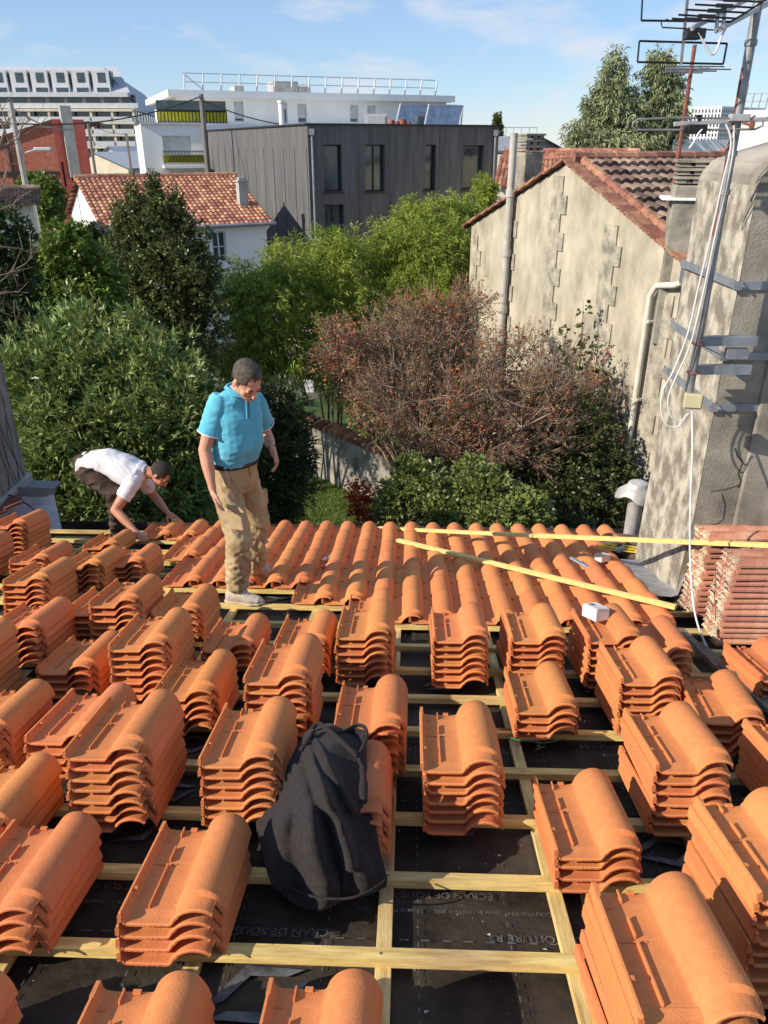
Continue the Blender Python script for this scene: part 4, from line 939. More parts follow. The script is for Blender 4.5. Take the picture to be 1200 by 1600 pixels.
plant('eucalyptus_tree', 'tall pale eucalyptus with a narrow left crown behind the right house', 'tree', [(962, 105, 60, 17, 22), (955, 145, 60, 28, 34), (978, 185, 60, 34, 40), (938, 200, 60, 34, 30), (900, 215, 59, 18, 20), (960, 225, 59, 50, 20), (925, 170, 60, 14, 20)], 1900, 6, .42, .085, 'euc', grav=.9, hang=.5, rough=.4, stems=6, stem_r=.16, group='eucalyptus trees')
plant('eucalyptus_tree', 'tall pale eucalyptus nearest the thin rusty antenna mast', 'tree', [(1030, 105, 61, 20, 22), (1038, 140, 61, 28, 34), (1028, 185, 61, 36, 44), (1055, 205, 61, 16, 30), (1010, 228, 60, 40, 18), (1052, 170, 61, 16, 20)], 1900, 6, .42, .085, 'euc', grav=.9, hang=.5, rough=.4, stems=6, stem_r=.16, group='eucalyptus trees')
plant('garden_tree', 'round green tree in front of the brick workshop', 'tree', [(50, 300, 45, 20, 22), (76, 312, 44, 22, 28), (68, 330, 43, 26, 22)], 1300, 6, .26, .13, 'laurel', stems=3, stem_r=.1)
plant('cypress_tree', 'tiny cypress tip above the right end of the dark building', 'tree', [(777, 188, 75, 4, 9), (777, 200, 75, 6, 11), (777, 213, 75, 6, 9)], 260, 6, .3, .14, 'evergreen', stems=1, stem_r=.1)
plant('garden_shrub', 'leafy shrub between dark building end and gable house', 'bush', [(762, 305, 24, 14, 22), (750, 290, 25, 8, 14)], 260, 7, .15, .03, 'bamboo', grav=.3, stems=2, stem_r=.02)
# banana leaf
t = thing('banana_plant', 'bright banana leaves by the low grey wall in the middle garden', 'plant', P(470, 610, 17)); t.location.z = 0
m = MB()
for (a, b, w_) in ((P(452, 606, 17), P(492, 598, 16.6), .28), (P(478, 618, 17), P(455, 596, 17.4), .18)):
    n_ = 8; d_ = b - a; sd_ = d_.cross(Vector((0, -.5, 1))).normalized()
    vs = []
    for i in range(n_ + 1):
        f = i / n_; c_ = a.lerp(b, f) + Vector((0, 0, .25 * math.sin(f * 2.6))); w2 = w_ * math.sin(math.pi * (f * .9 + .05)) ** .6 / 2
        vs += [c_ + sd_ * w2 - Vector((0, 0, .05)), c_, c_ - sd_ * w2 - Vector((0, 0, .05))]
    fs = []
    for i in range(n_): k = i * 3; fs += [(k, k + 1, k + 4, k + 3), (k + 1, k + 2, k + 5, k + 4)]
    m.add(vs, fs)
m.build('leaf', 'laurel', t, smooth=True); m = MB(); m.tube([(t.location.x, t.location.y, 0), P(455, 606, 17)], .06, 6); m.build('stem', 'shrub_green', t)
# ------------------------------------------------------------------ russet crape myrtle: fine twigs
def crape():
    base = P(640, 720, 13.0); base.z = 0.0
    t = thing('crape_myrtle', 'large twiggy russet tree with few red leaves in the middle garden', 'tree', base)
    cs = [clump(*c) for c in ((590, 550, 13.2, 90, 60), (545, 575, 13.4, 45, 40), (660, 540, 13.6, 100, 70), (740, 530, 13.6, 90, 60), (820, 560, 13.2, 90, 60), (880, 600, 12.8, 85, 60), (910, 650, 12.6, 65, 55), (640, 500, 13.9, 60, 34), (700, 610, 12.6, 130, 60), (800, 640, 12.3, 120, 60), (620, 620, 12.8, 80, 55), (850, 690, 12.2, 80, 40), (715, 482, 14, 55, 26), (520, 545, 13.6, 28, 36), (680, 665, 12.2, 90, 40), (760, 690, 12.0, 70, 30))]
    ends = []; m = MB(); tips = []
    hub = base + Vector((0, 0, 1.75))
    m.tube([base, base + Vector((.05, 0, .8)), hub], [.13, .11, .09], 8)
    limbs = []
    for c, rx, ry, rz in cs:
        for k in range(3):
            e = c + Vector((rng.uniform(-.5, .5) * rx, rng.uniform(-.5, .5) * ry, rng.uniform(-.4, .3) * rz))
            mid = hub.lerp(e, .45) + Vector((rng.uniform(-.2, .2), rng.uniform(-.2, .2), rng.uniform(-.25, .1)))
            pts = []
            for i in range(7):
                f = i / 6; q = hub * (1 - f) ** 2 + mid * 2 * f * (1 - f) + e * f * f
                pts.append(q + Vector((rng.uniform(-.05, .05), rng.uniform(-.05, .05), rng.uniform(-.05, .05))) * (0 < i < 6))
            m.tube(pts, [.050, .040, .032, .027, .021, .016, .010], 6); limbs.append((pts, c, (rx, ry, rz)))
    m.build('trunk', 'bark_pale', t, smooth=True)
    m = MB(); m3 = MB(); tp = []; td = []
    for pts, c, rr in limbs:
        for _ in range(15):
            i = rng.randint(2, 6); s = pts[i]; u = Vector((rng.gauss(0, 1), rng.gauss(0, 1), rng.gauss(.5, 1))).normalized()
            e = c + Vector([u[a] * rr[a] * rng.uniform(.7, 1.05) for a in range(3)])
            if (e - s).length > 1.3: e = s + (e - s).normalized() * 1.3
            q = [s, s.lerp(e, .35) + Vector((rng.gauss(0, .06), rng.gauss(0, .06), rng.gauss(0, .05))), s.lerp(e, .7) + Vector((rng.gauss(0, .06), rng.gauss(0, .06), .05)), e]
            m.tube(q, [.010, .008, .006, .0035], 4, cap=False)
            for _k in range(11):
                f = rng.uniform(.25, 1); a = q[1].lerp(q[3], f); dd = ((e - s).normalized() + Vector((rng.gauss(0, .6), rng.gauss(0, .6), rng.gauss(.25, .55)))).normalized(); L_ = rng.uniform(.18, .42)
                b = a + dd * L_ * .5 + Vector((rng.gauss(0, .02), rng.gauss(0, .02), 0)); g = a + dd * L_ + Vector((0, 0, rng.uniform(-.02, .05)))
                m3.tube([a, b, g], [.0042, .0032, .0018], 3, cap=False)
                for _j in range(5):
                    h = a.lerp(g, rng.uniform(.4, 1.08)); tp.append(h); td.append(dd + Vector((rng.gauss(0, .8), rng.gauss(0, .8), rng.gauss(0, .7))))
                h2 = g + Vector((rng.gauss(0, .03), rng.gauss(0, .03), .05)); m3.tube([b, h2], [.003, .0015], 3, cap=False)
    m.build('branch', 'bark_pale', t, smooth=False, fix=False); m3.build('twig', 'bark_pale', t, fix=False)
    tp = np.array([tuple(q) for q in tp]); td = np.array([tuple(q) for q in td]); N = len(tp)
    leafmesh('seed_heads', tp, td, nr.uniform(.03, .065, N), nr.uniform(.015, .030, N), 'russet', t)
    # red and orange leaves gather in patches, mostly at the left and top
    k = np.array([noise.noise(Vector(q) * 1.1) for q in tp]); sel = np.where((k > .14) & (nr.rand(N) < .15) | (nr.rand(N) < .012) | ((tp[:, 0] < -.4) & (nr.rand(N) < .10)))[0]
    leafmesh('leaf', tp[sel] + nr.normal(size=(len(sel), 3)) * .02, td[sel], nr.uniform(.045, .08, len(sel)), nr.uniform(.024, .042, len(sel)), 'red_leaf', t)
    g = np.where(nr.rand(N) < .42)[0]
    gp_ = tp[g] - np.array([0, -.25, .35]); leafmesh('green_leaf', gp_, td[g], nr.uniform(.04, .07, len(g)), nr.uniform(.02, .035, len(g)), 'shrub_green', t)
    print('crape', N)
crape()
plant('undergrowth', 'dark undergrowth beneath the russet tree', 'bush', [(690, 650, 14.6, 60, 50), (760, 640, 14.8, 90, 60), (850, 640, 14.2, 60, 50), (740, 720, 13.4, 80, 50), (830, 720, 13.0, 80, 60)], 2200, 6, .10, .05, 'deep_green', stems=4)
# bare branches reaching in at the left edge
t = thing('bare_tree', 'bare pale twigs reaching in over the left edge', 'tree', P(-120, 420, 8)); t.location.z = 0
m = MB(); rt = P(-130, 430, 8)
m.tube([(rt.x, rt.y, 0), rt], [.10, .03], 8)
for pts in ([(-130, 430), (-60, 290), (0, 232), (30, 215), (58, 200), (78, 178)], [(-130, 430), (-50, 400), (0, 385), (30, 388), (48, 396)], [(-130, 430), (-40, 438), (10, 428), (40, 412), (52, 400)], [(-60, 290), (-10, 330), (20, 320), (30, 305)], [(0, 232), (10, 190), (2, 170)],
            [(0, 185), (8, 205), (20, 240)], [(-60, 430), (0, 440), (20, 425), (30, 452)], [(-80, 470), (-10, 460), (30, 455), (45, 440)], [(-60, 350), (0, 300), (12, 262), (4, 225)], [(30, 215), (36, 190)], [(-90, 500), (0, 486), (34, 500)]):
    q = [P(x, y, 8 + .004 * x) for x, y in pts]; m.tube(q, [lerp(.013, .003, i / (len(q) - 1)) for i in range(len(q))], 5)
    for _ in range(8):
        i = rng.randint(1, len(q) - 1); a = q[i - 1].lerp(q[i], rng.random()); m.tube([a, a + Vector((rng.uniform(-.05, .22), rng.uniform(-.1, .1), rng.uniform(-.02, .26)))], [.0035, .0015], 4)
m.build('trunk', 'bark_pale', t, smooth=True)
# ------------------------------------------------------------------ garden
m = MB(); n_ = 26
vs = []; fs = []
for j in range(n_ + 1):
    for i in range(n_ + 1): x, y = lerp(-7, 3, i / n_), lerp(8.5, 24, j / n_); vs.append((x, y, .02 + .03 * noise.noise(Vector((x, y, 0)))))
for j in range(n_):
    for i in range(n_): a = j * (n_ + 1) + i; fs.append((a, a + 1, a + n_ + 2, a + n_ + 1))
m.add(vs, fs); tag(m.build('lawn', 'grass', smooth=True), kind='structure')
N = 60000; pos = np.column_stack([nr.uniform(-4.2, .8, N), nr.uniform(13, 19.5, N), np.zeros(N) + .03]); dd = nr.normal(size=(N, 3)) * .35; dd[:, 2] = 1
ob = leafmesh('grass_blades', pos, dd, nr.uniform(.04, .10, N), nr.uniform(.008, .014, N), 'laurel'); tag(ob, 'short green lawn grass beside the garden wall', 'grass', kind='stuff')
W0 = Vector((-2.15, 18.3, 0)); W1 = Vector((2.3, 13.4, 0)); dw = hor(W1.x - W0.x, W1.y - W0.y)
wl_ = (W1 - W0).length; t = thing('garden_wall', 'old pale garden wall with red tile coping below the russet tree', 'wall', W0)
m = MB(); c_ = (W0 + W1) / 2; m.box((c_.x, c_.y, .68), (wl_, .22, 1.36), Matrix.Rotation(math.atan2(dw.y, dw.x), 3, 'Z')); m.build('wall_body', 'stone_old', t)
m = MB()
for i in range(34):
    q = W0 + dw * (wl_ * (i + .5) / 34); m.tube([(q - outn(dw) * -.17).to_tuple()[:2] + (1.38,), (q + outn(dw) * -.17).to_tuple()[:2] + (1.44,)], .075, 7, rnd=rng.random())
m.build('coping', 'tile_verge', t, rnd=True)
m = MB(); m.box((-4.1, 20.5, .85), (2.9, .18, 1.7)); tag(m.build('low_wall', 'concrete', bevel=.01), 'plain grey wall at the end of the garden behind the dark oleander', 'wall')
A = P(445, 405, 25); m = MB(); m.box((A.x + .1, A.y, A.z / 2), (1.3, .2, A.z + .2)); tag(m.build('white_wall', 'white_render', bevel=.01), 'small bright white wall peeping between bamboo clumps', 'wall')
# ================================================================== BIG CHIMNEY STACK AT RIGHT
mat('chimney_render', (0.17, 0.155, 0.125), 0.95, scale=2.0, col2=(0.40, 0.365, 0.295), bump=0.5, bscale=90, detail=12, ramp=(.36, .62))
mat('chimney_lime', (0.19, 0.17, 0.135), 0.95, scale=7.0, col2=(0.47, 0.435, 0.35), bump=.6, bscale=70, detail=15, ramp=(.42, .60), stretch=(1, 1.1, .8))
mat('lead', (0.20, 0.20, 0.205), 0.55, scale=9, col2=(0.36, 0.35, 0.34), metal=0.3, bump=.4, bscale=30)
mat('steel_band', (0.24, 0.27, 0.31), 0.45, scale=12, col2=(0.36, 0.39, 0.43), metal=0.5)
mat('white_cable', (0.66, 0.65, 0.62), 0.5, var=.05)
mat('black_plastic', (0.015, 0.015, 0.016), 0.4)
mat('beige_box', (0.55, 0.50, 0.30), 0.5, var=.05)
CX, CY, CD = 2.13, 4.76, 0.90
ch = thing('chimney_stack', 'massive weathered rendered chimney stack filling the right edge', 'chimney', (CX, CY, 4.2))
zb = RP(2, 5, -.2).z - .6; zt = CZ - .20
def stackprof():
    pts = [(CX - .02, zb), (CX - .02, 4.75), (CX, 5.2), (CX, zt - .02), (CX + .015, zt + .03), (CX + .07, zt + .10), (CX + .22, zt + .155), (CX + .6, zt + .26), (CX + 1.6, zt + .42), (CX + 1.6, zb)]
    return pts
pr = stackprof()
# front face as a fine grid with a little relief, sides as strips
m = MB(); n = len(pr)
for k in range(n):
    a = pr[k]; b = pr[(k + 1) % n]; seg = max(1, int(math.hypot(b[0] - a[0], b[1] - a[1]) / .07)); dep_n = 12
    o0 = len(m.v); vs = []; fs = []
    for i in range(seg + 1):
        f = i / seg; x = lerp(a[0], b[0], f); z = lerp(a[1], b[1], f)
        for j in range(dep_n + 1):
            y = CY + CD * j / dep_n
            q = noise.noise(Vector((x * 3 + 5, y * 5, z * 4))) * .010 if (0 < j < dep_n) else noise.noise(Vector((1, y, z * 7))) * .008
            vs.append((x - (q if k < 4 else 0), y, z + (q if k >= 4 else 0)))
    for i in range(seg):
        for j in range(dep_n): q = i * (dep_n + 1) + j; fs.append((q, q + 1, q + dep_n + 2, q + dep_n + 1))
    m.add(vs, fs, 1 if k < 3 else 0)
m.build('side_face', ['chimney_render', 'chimney_lime'], ch, smooth=True, fix=False)
m = MB()
vs = [(x, CY + .002, z) for x, z in pr]; m.add(vs, [tuple(range(n))]); m.add([(x, CY + CD - .002, z) for x, z in pr], [tuple(range(n))[::-1]]); m.build('front_face', 'chimney_render', ch)
# recessed smoother panel edge at the upper right, coping lip
m = MB(); m.box((CX + .95, CY - .012, zt - 1.25), (1.35, .03, 2.0)); 
m.build('render_patch', 'chimney_render', ch, bevel=.02)
# cracks: thin flat dark strips, the shade inside the gaps put into their colour
mat('crack', (0.03, 0.028, 0.025), 1.0)
def crack(pts, w):
    m = MB()
    for i in range(len(pts) - 1):
        a = P(*pts[i], CY); b = P(*pts[i + 1], CY); a.y = b.y = CY - .0015; dd = (b - a).normalized(); s_ = Vector((-dd.z, 0, dd.x)) * w * rng.uniform(.5, 1.2) * .5
        m.quad(a - s_, b - s_, b + s_, a + s_)
    m.build('crack', 'crack', ch, fix=False)
crack([(1148, 700), (1152, 712), (1160, 722), (1153, 740), (1158, 752), (1153, 762)], .008)
crack([(1190, 750), (1180, 758), (1172, 762), (1176, 775), (1171, 792), (1178, 805), (1172, 818), (1176, 835)], .010)
crack([(1128, 772), (1133, 790), (1130, 810), (1122, 818), (1096, 822)], .006); crack([(1172, 762), (1160, 756), (1135, 764), (1110, 768)], .004); crack([(1190, 750), (1197, 735), (1200, 730)], .006)
# steel straps
for y0 in (446, 556, 636):
    a = P(1117 if y0 < 500 else 1100, y0, CY); z = a.z
    s = thing('steel_strap', 'grey steel strap round the chimney, %s of three' % {446: 'uppermost', 556: 'middle', 636: 'lowest'}[y0], 'strap', (CX, CY, z), 'straps on the chimney stack')
    m = MB(); m.box((CX + .75, CY - .010, z), (1.56, .008, .050)); m.box((CX - .032, CY + .44, z + .01), (.006, .93, .050)); m.build('band', 'steel_band', s)
    m = MB(); m.box((CX - .01, CY - .016, z), (.05, .02, .05)); m.tube([(CX + .02, CY - .04, z), (CX + .02, CY, z)], .009, 6); m.build('bolt', 'steel_band', s)
# flashing at the foot
m = MB(); bl = UV(1058, 942, .03); fl = UV(1003, 888, .03)
vs = []; K = 10
for i in range(K + 1):
    f = i / K; u = lerp(bl[0], fl[0], f); v = lerp(bl[1] - .03, fl[1] + .05, f)
    for (du, w) in ((.03, .24), (-.01, .10), (-.05, .085), (-.16, .092), (-.26, .082), (-.27, .06)):
        vs.append((u + du + .012 * noise.noise(Vector((i * .8, du * 9, 0))), v, w + .012 * noise.noise(Vector((i * 1.3, du * 12, 4)))))
fs = [(i * 6 + k, i * 6 + k + 1, (i + 1) * 6 + k + 1, (i + 1) * 6 + k) for i in range(K) for k in range(5)]
m.add(vs, fs); o = m.build('lead_flashing', 'lead', smooth=True); o.matrix_basis = ROOF; tag(o, 'crumpled grey lead flashing sheet at the foot of the chimney', 'flashing')
# ------------------------------------------------------------------ ANTENNA MAST
MX, MY = 1.862, 4.55
zb_ = P(1075, 612, MY).z; zt_ = P(1187, -40, MY).z
am = thing('antenna_mast', 'thick grey and rusty tube mast with aerials clamped beside the chimney', 'antenna', (MX, MY, zb_))
m = MB(); m.tube([(MX, MY, zb_), (MX, MY, zt_)], .0245, 16); m.build('mast', 'galv', am, smooth=True)
m = MB(); m.tube([(MX - .021, MY - .006, zb_ + .9), (MX - .021, MY - .006, zt_ - .4)], .008, 6); m.build('rust_streak_rod', 'rust', am, smooth=True)
for y_ in (67, 183, 240, 300):
    z = P(1150, y_, MY).z; m = MB(); m.tube([(MX, MY, z - .014), (MX, MY, z + .014)], .031, 14); m.build('clamp_ring', 'galv', am, smooth=True)
for y0 in (536, 581):
    z = P(1100, y0, MY).z
    m = MB(); m.box((MX + .19, MY + .04, z), (.36, .012, .055)); m.box((MX + .19, MY + .06, z + .024), (.36, .045, .008)); m.box((MX + .19, MY + .06, z - .024), (.36, .045, .008)); m.build('bracket', 'steel_band', am)
    m = MB(); pts = [(MX + .034 * math.cos(a), MY + .034 * math.sin(a) - .003, z) for a in [k * math.pi / 8 for k in range(-12, 5)]]; m.tube(pts, .005, 5); m.build('u_bolt', 'rust', am)
z = P(1110, 556, MY).z; m = MB(); m.box((MX + .27, MY + .06, z), (.13, .05, .06)); m.bar((MX + .05, MY + .03, z + .05), (MX + .22, MY + .06, z - .03), .006, .03, (0, 1, 0)); m.build('strap_tensioner', 'steel_band', am)
def at(px, py, Y=MY): return P(px, py, Y)
# crossed lower aerial: folded dipole + boom
m = MB(); m.bar(at(1053, 194), at(1240, 184), .022, .022); m.build('boom', 'alu', am, bevel=.003)
m = MB(); m.tube([at(1050, 184, 4.5), at(996, 187, 4.5), at(989, 192, 4.5), at(988, 198, 4.5), at(994, 203, 4.5), at(1060, 203, 4.5), at(1180, 202, 4.5), at(1192, 196, 4.5), at(1192, 188, 4.5)], .0055, 8); m.tube([at(1050, 184, 4.5), at(1140, 185, 4.5)], .0055, 8); m.build('folded_dipole', 'galv', am, smooth=True)
m = MB(); m.box(at(1088, 202, 4.49), (.10, .05, .045)); m.box(at(1075, 203, 4.49), (.05, .03, .025)); m.tube([at(1092, 181, 4.5), at(1093, 190, 4.5)], .010, 6); m.box(at(1092, 181, 4.5), (.03, .02, .01)); m.build('dipole_box', 'black_plastic', am, bevel=.006)
m = MB(); m.box(at(1155, 184, 4.52), (.10, .05, .035)); m.build('boom_clamp', 'alu', am, bevel=.004)
m = MB(); m.tube([at(1160, 192, 4.5), at(1175, 196, 4.48)], .007, 6); m.box(at(1175, 196, 4.48), (.022, .02, .03)); m.tube([at(1172, 186, 4.5), at(1180, 181, 4.5)], .006, 6); m.build('wing_nut', 'rust', am)
# upper grid aerial: boom toward upper right, short elements, two rectangular reflectors
m = MB(); m.bar(at(1080, 45, 4.35), at(1160, 3, 4.6), .018, .018); m.bar(at(1160, 3, 4.6), at(1260, -46, 4.9), .018, .018); m.bar(at(1119, 48, 4.4), at(1215, -2, 4.6), .02, .02); m.build('boom', 'alu', am)
m = MB(); a, b, c_, d_ = at(1119, 50, 4.38), at(1129, 46, 4.38), at(1133, 13, 4.38), at(1122, 17, 4.38)
for p_, q_ in ((a, b), (b, c_), (c_, d_), (d_, a)): m.bar(p_, q_, .014, .014)
m.build('boom_bracket', 'alu', am)
m = MB()
for (x0, y0, x1, y1, f) in ((1050, 29, 1118, 33, 0), (1060, 23, 1150, 29, 0), (1072, 15, 1168, 20, 0), (1086, 7, 1180, 12, 0), (1100, -2, 1190, 3, 0)):
    m.tube([at(x0, y0, 4.36 + f), at(x1, y1, 4.36 + f)], .0045, 6); xm = (x0 + x1) / 2; m.bar(at(xm - 14, (y0 + y1) / 2 - 1, 4.36), at(xm + 12, (y0 + y1) / 2, 4.36), .012, .016)
m.build('director', 'black_plastic', am)
m = MB()
for quad_ in (((1004, -8), (1200, -2), (1142, 34), (1002, 32)), ((999, 64), (1136, 68), (1130, 100), (996, 97))):
    for i in range(4): m.tube([at(*quad_[i], 4.42), at(*quad_[(i + 1) % 4], 4.42)], .005, 6)
m.tube([at(1033, 36, 4.4), at(1034, 33, 4.4), at(1044, 30, 4.4)], .0035, 5); m.tube([at(1033, 36, 4.4), at(1035, 43, 4.4), at(1115, 47, 4.4)], .0035, 5)
m.build('reflector', 'black_plastic', am)
m = MB(); m.bar(at(1075, -10, 4.42), at(1064, 101, 4.42), .012, .012, (0, 1, 0)); m.build('reflector_post', 'galv', am)
m = MB(); m.box(at(1082, 53, 4.38), (.07, .05, .05)); m.box(at(1093, 53, 4.38), (.05, .045, .045)); m.build('balun_box', 'black_plastic', am, bevel=.005)
def cable(label, pts, r, name='cable', m_='white_cable', group=None, tg=True, n=6):
    # Catmull-Rom smoothed
    q = []
    for i in range(len(pts) - 1):
        p0, p1, p2, p3 = (pts[max(i - 1, 0)], pts[i], pts[i + 1], pts[min(i + 2, len(pts) - 1)])
        for k in range(n):
            t = k / n; q.append(.5 * ((2 * p1) + (p2 - p0) * t + (2 * p0 - 5 * p1 + 4 * p2 - p3) * t * t + (3 * p1 - p0 - 3 * p2 + p3) * t ** 3))
    q.append(pts[-1]); m = MB(); m.tube(q, r, 8); o = m.build(name, m_, smooth=True)
    if tg: tag(o, label, 'cable', group)
    return o
c = cable('', [at(1090, 51, 4.36), at(1098, 64, 4.36), at(1108, 80, 4.36), at(1114, 85, 4.36), at(1120, 78, 4.37), at(1126, 60, 4.38), at(1134, 44, 4.4)], .0055, tg=False); c.parent = am; c.matrix_parent_inverse = Matrix.Translation(-Vector(am.location)); c.name = 'coax_loop'
c = cable('', [at(1102, 197, 4.48), at(1092, 208, 4.46), at(1084, 222, 4.46), at(1077, 232, 4.46)], .005, tg=False); c.parent = am; c.matrix_parent_inverse = Matrix.Translation(-Vector(am.location)); c.name = 'coax_end'
gC = 'white aerial cables running down the mast'
cable('white cable leaving the mast clamp, looping low and back up to the junction box', [at(1134, 194, 4.50), at(1141, 212, 4.49), at(1141, 235, 4.49), at(1128, 290, 4.49), at(1108, 380, 4.5), at(1091, 450, 4.5), at(1075, 520, 4.5), at(1052, 580, 4.5), at(1036, 610, 4.5), at(1033, 640, 4.5), at(1042, 664, 4.49), at(1060, 666, 4.49), at(1072, 648, 4.49)], .0052, group=gC)
cable('thinner white cable close along the mast with a short lower loop', [at(1147, 196, 4.50), at(1145, 240, 4.49), at(1133, 300, 4.5), at(1114, 385, 4.5), at(1096, 470, 4.5), at(1078, 540, 4.5), at(1056, 590, 4.5), at(1044, 622, 4.5), at(1047, 648, 4.49), at(1062, 658, 4.49), at(1076, 646, 4.49)], .0045, group=gC)
u_, v_ = UV(1130, 1046, .02)
cable('long white cable hanging from the junction box down past the planks to the battens', [at(1081, 640, 4.49), at(1082, 700, 4.42), at(1079, 780, 4.34), at(1078, 860, 4.22), at(1082, 930, 4.06), at(1090, 975, 3.95), at(1107, 1015, 3.85), RP(u_, v_, .02)], .006)
jb = thing('junction_box', 'beige plastic junction box under the foot of the mast', 'junction box', at(1083, 627, 4.5)); rot = Matrix.Rotation(R(-12), 3, 'Z')
m = MB(); m.box(at(1083, 627, 4.5), (.105, .05, .088), rot); m.build('box_body', 'beige_box', jb, bevel=.006); m = MB(); m.box(at(1083, 627, 4.47), (.100, .012, .082), rot); m.build('lid', 'beige_box', jb, bevel=.004)
# second chimney-side: shadow-dark return strip handled by the gable house
# ------------------------------------------------------------------ VENT COWL
mat('cowl_metal', (0.40, 0.39, 0.37), .55, scale=9, col2=(.60, .585, .55), metal=.25)
b0 = P(984, 842, 6.55); vt = thing('vent_cowl', 'galvanised flue pipe with a flared metal rain cowl at the eave by the chimney', 'vent', b0)
top = P(990, 768, 6.55); top.x = b0.x + (top.x - b0.x)
m = MB(); m.tube([(b0.x, 6.55, b0.z - .15), (b0.x, 6.55, top.z)], .068, 18); m.build('pipe', 'alu', vt, smooth=True)
m = MB(); z = top.z
for a in range(3): an = a * 2.09; m.bar((b0.x + .05 * math.cos(an), 6.55 + .05 * math.sin(an), z - .01), (b0.x + .07 * math.cos(an), 6.55 + .07 * math.sin(an), z + .09), .02, .004)
m.build('stay', 'alu', vt)
m = MB(); n_ = 20
rings = [(.165, z - .03, 1), (.10, z + .045, .3), (.085, z + .09, 0), (.03, z + .11, 0)]
vs = []
for r_, zz, q in rings:
    for k in range(n_): an = 2 * math.pi * k / n_; rr_ = r_ * (1 + q * .22 * abs(math.cos(2 * an))); vs.append((b0.x + rr_ * math.cos(an), 6.55 + rr_ * math.sin(an), zz - q * .03 * math.cos(4 * an)))
fs = [(i * n_ + k, i * n_ + (k + 1) % n_, (i + 1) * n_ + (k + 1) % n_, (i + 1) * n_ + k) for i in range(3) for k in range(n_)] + [tuple(3 * n_ + k for k in range(n_))]
m.add(vs, fs); ob = m.build('cowl_cap', 'cowl_metal', vt, smooth=True, angle=25); sm = ob.modifiers.new('s', 'SOLIDIFY'); sm.thickness = .004
# ------------------------------------------------------------------ LONG PLANKS
def plank(a, b, label, w=.040, h=.026, bend=0):
    m = MB(); n_ = 14; a, b = Vector(a), Vector(b); dd = (b - a).normalized(); sx = dd.cross(Vector((0, 0, 1))).normalized(); up = sx.cross(dd)
    vs = []
    for i in range(n_ + 1):
        f = i / n_; c_ = a.lerp(b, f) - up * bend * math.sin(math.pi * f)
        for x, y in ((-w / 2, -h / 2), (w / 2, -h / 2), (w / 2, h / 2), (-w / 2, h / 2)): vs.append(c_ + sx * x + up * y)
    fs = [(i * 4 + k, i * 4 + (k + 1) % 4, i * 4 + 4 + (k + 1) % 4, i * 4 + 4 + k) for i in range(n_) for k in range(4)] + [(3, 2, 1, 0), tuple(n_ * 4 + k for k in range(4))]
    m.add([q - a for q in vs], fs); o = m.build('wooden_batten', 'plank_wood'); o.location = a
    md = o.modifiers.new('bevel', 'BEVEL'); md.width = .0015; md.segments = 1; tag(o, label, 'batten', 'loose battens lying across the roof'); return o
A = P(591, 825, 6.98); B = P(1202, 850, 4.28); D_ = (B - A); plank(A, A + D_ * 1.35, 'long pale batten spanning from the eave past the chimney to the old tiles', bend=.01)
a = UV(621, 844, .115); b = UV(1056, 950, .13); plank(RP(a[0], a[1], .115), RP(b[0], b[1], .135), 'shorter pale batten lying diagonally on the laid tiles')
# ------------------------------------------------------------------ OLD TILES PILED AT THE RIGHT
mat('old_tile', (0.40, 0.135, 0.078), 0.9, scale=6, col2=(0.58, 0.31, 0.21), bump=.4, bscale=60, objvar=.18, detail=9)
mat('old_tile_end', (0.46, 0.20, 0.12), 0.95, scale=14, col2=(0.60, 0.50, 0.36), objvar=.25, ramp=(.43, .53))
def old_tile_mesh(L_=.50, D_=.25):
    m = MB(); n_ = 16; prof = []
    for k in range(n_ + 1):
        y = D_ * k / n_; prof.append((y, .030 * abs(math.sin(math.pi * 2 * k / n_)) ** .8))
    t = .013; K = len(prof)
    vs = [(x, y, z) for x in (0, .02, L_ - .02, L_) for y, z in prof] + [(x, y, z - t) for x in (0, .02, L_ - .02, L_) for y, z in prof]; N = 4 * K; fs = []; en = []
    for j in range(3):
        for i in range(K - 1): a = j * K + i; fs += [(a, a + K, a + K + 1, a + 1), (N + a, N + a + 1, N + a + K + 1, N + a + K)]
        for i in (0, K - 1): a = j * K + i; fs.append((a, a + K, N + a + K, N + a))
    for j in (0, 3):
        for i in range(K - 1): a = j * K + i; en.append((a, a + 1, N + a + 1, N + a))
    m.add(vs, fs, 0); m.f += en; m.m += [1] * len(en); m.r += [0] * len(en)
    for y in (D_ * .25, D_ * .75): m.box((L_ * .5, y, .031), (L_ * .9, .016, .010), None, 0)
    m.box((.012, D_ * .25, .012), (.024, .07, .034), None, 1); m.box((.012, D_ * .75, .012), (.024, .07, .034), None, 1)
    return m
_o = old_tile_mesh().build('old_roof_tile', ['old_tile', 'old_tile_end'], smooth=True, angle=40); OT = _o.data; bpy.data.objects.remove(_o)
NUMW = ['first', 'second', 'third', 'fourth', 'fifth', 'sixth', 'seventh', 'eighth', 'ninth', 'tenth', 'eleventh', 'twelfth', 'thirteenth', 'fourteenth', 'fifteenth']
def old_stack(px, py, n, nm, yaw):
    u, v = UV(px, py, 0); 
    for k in range(n):
        o = bpy.data.objects.new('old_roof_tile', OT); COL.objects.link(o)
        o.matrix_basis = Matrix.Translation(RP(u, v, .03)) @ Matrix.Rotation(R(yaw), 4, 'Z') @ Matrix.Rotation(-SL * .55, 4, 'X') @ Matrix.Translation((rng.gauss(0, .007) + .004 * k, rng.gauss(0, .004), .0395 * k)) @ Matrix.Rotation(R(rng.gauss(0, .8)), 4, 'Z')
        up = n - 1 - k
        tag(o, 'Old weathered tile, %s in the %s pile with mortar ends' % (NUMW[up] + ' from the top' if up else 'topmost', nm), 'old tile', 'old weathered tiles piled beside the chimney')
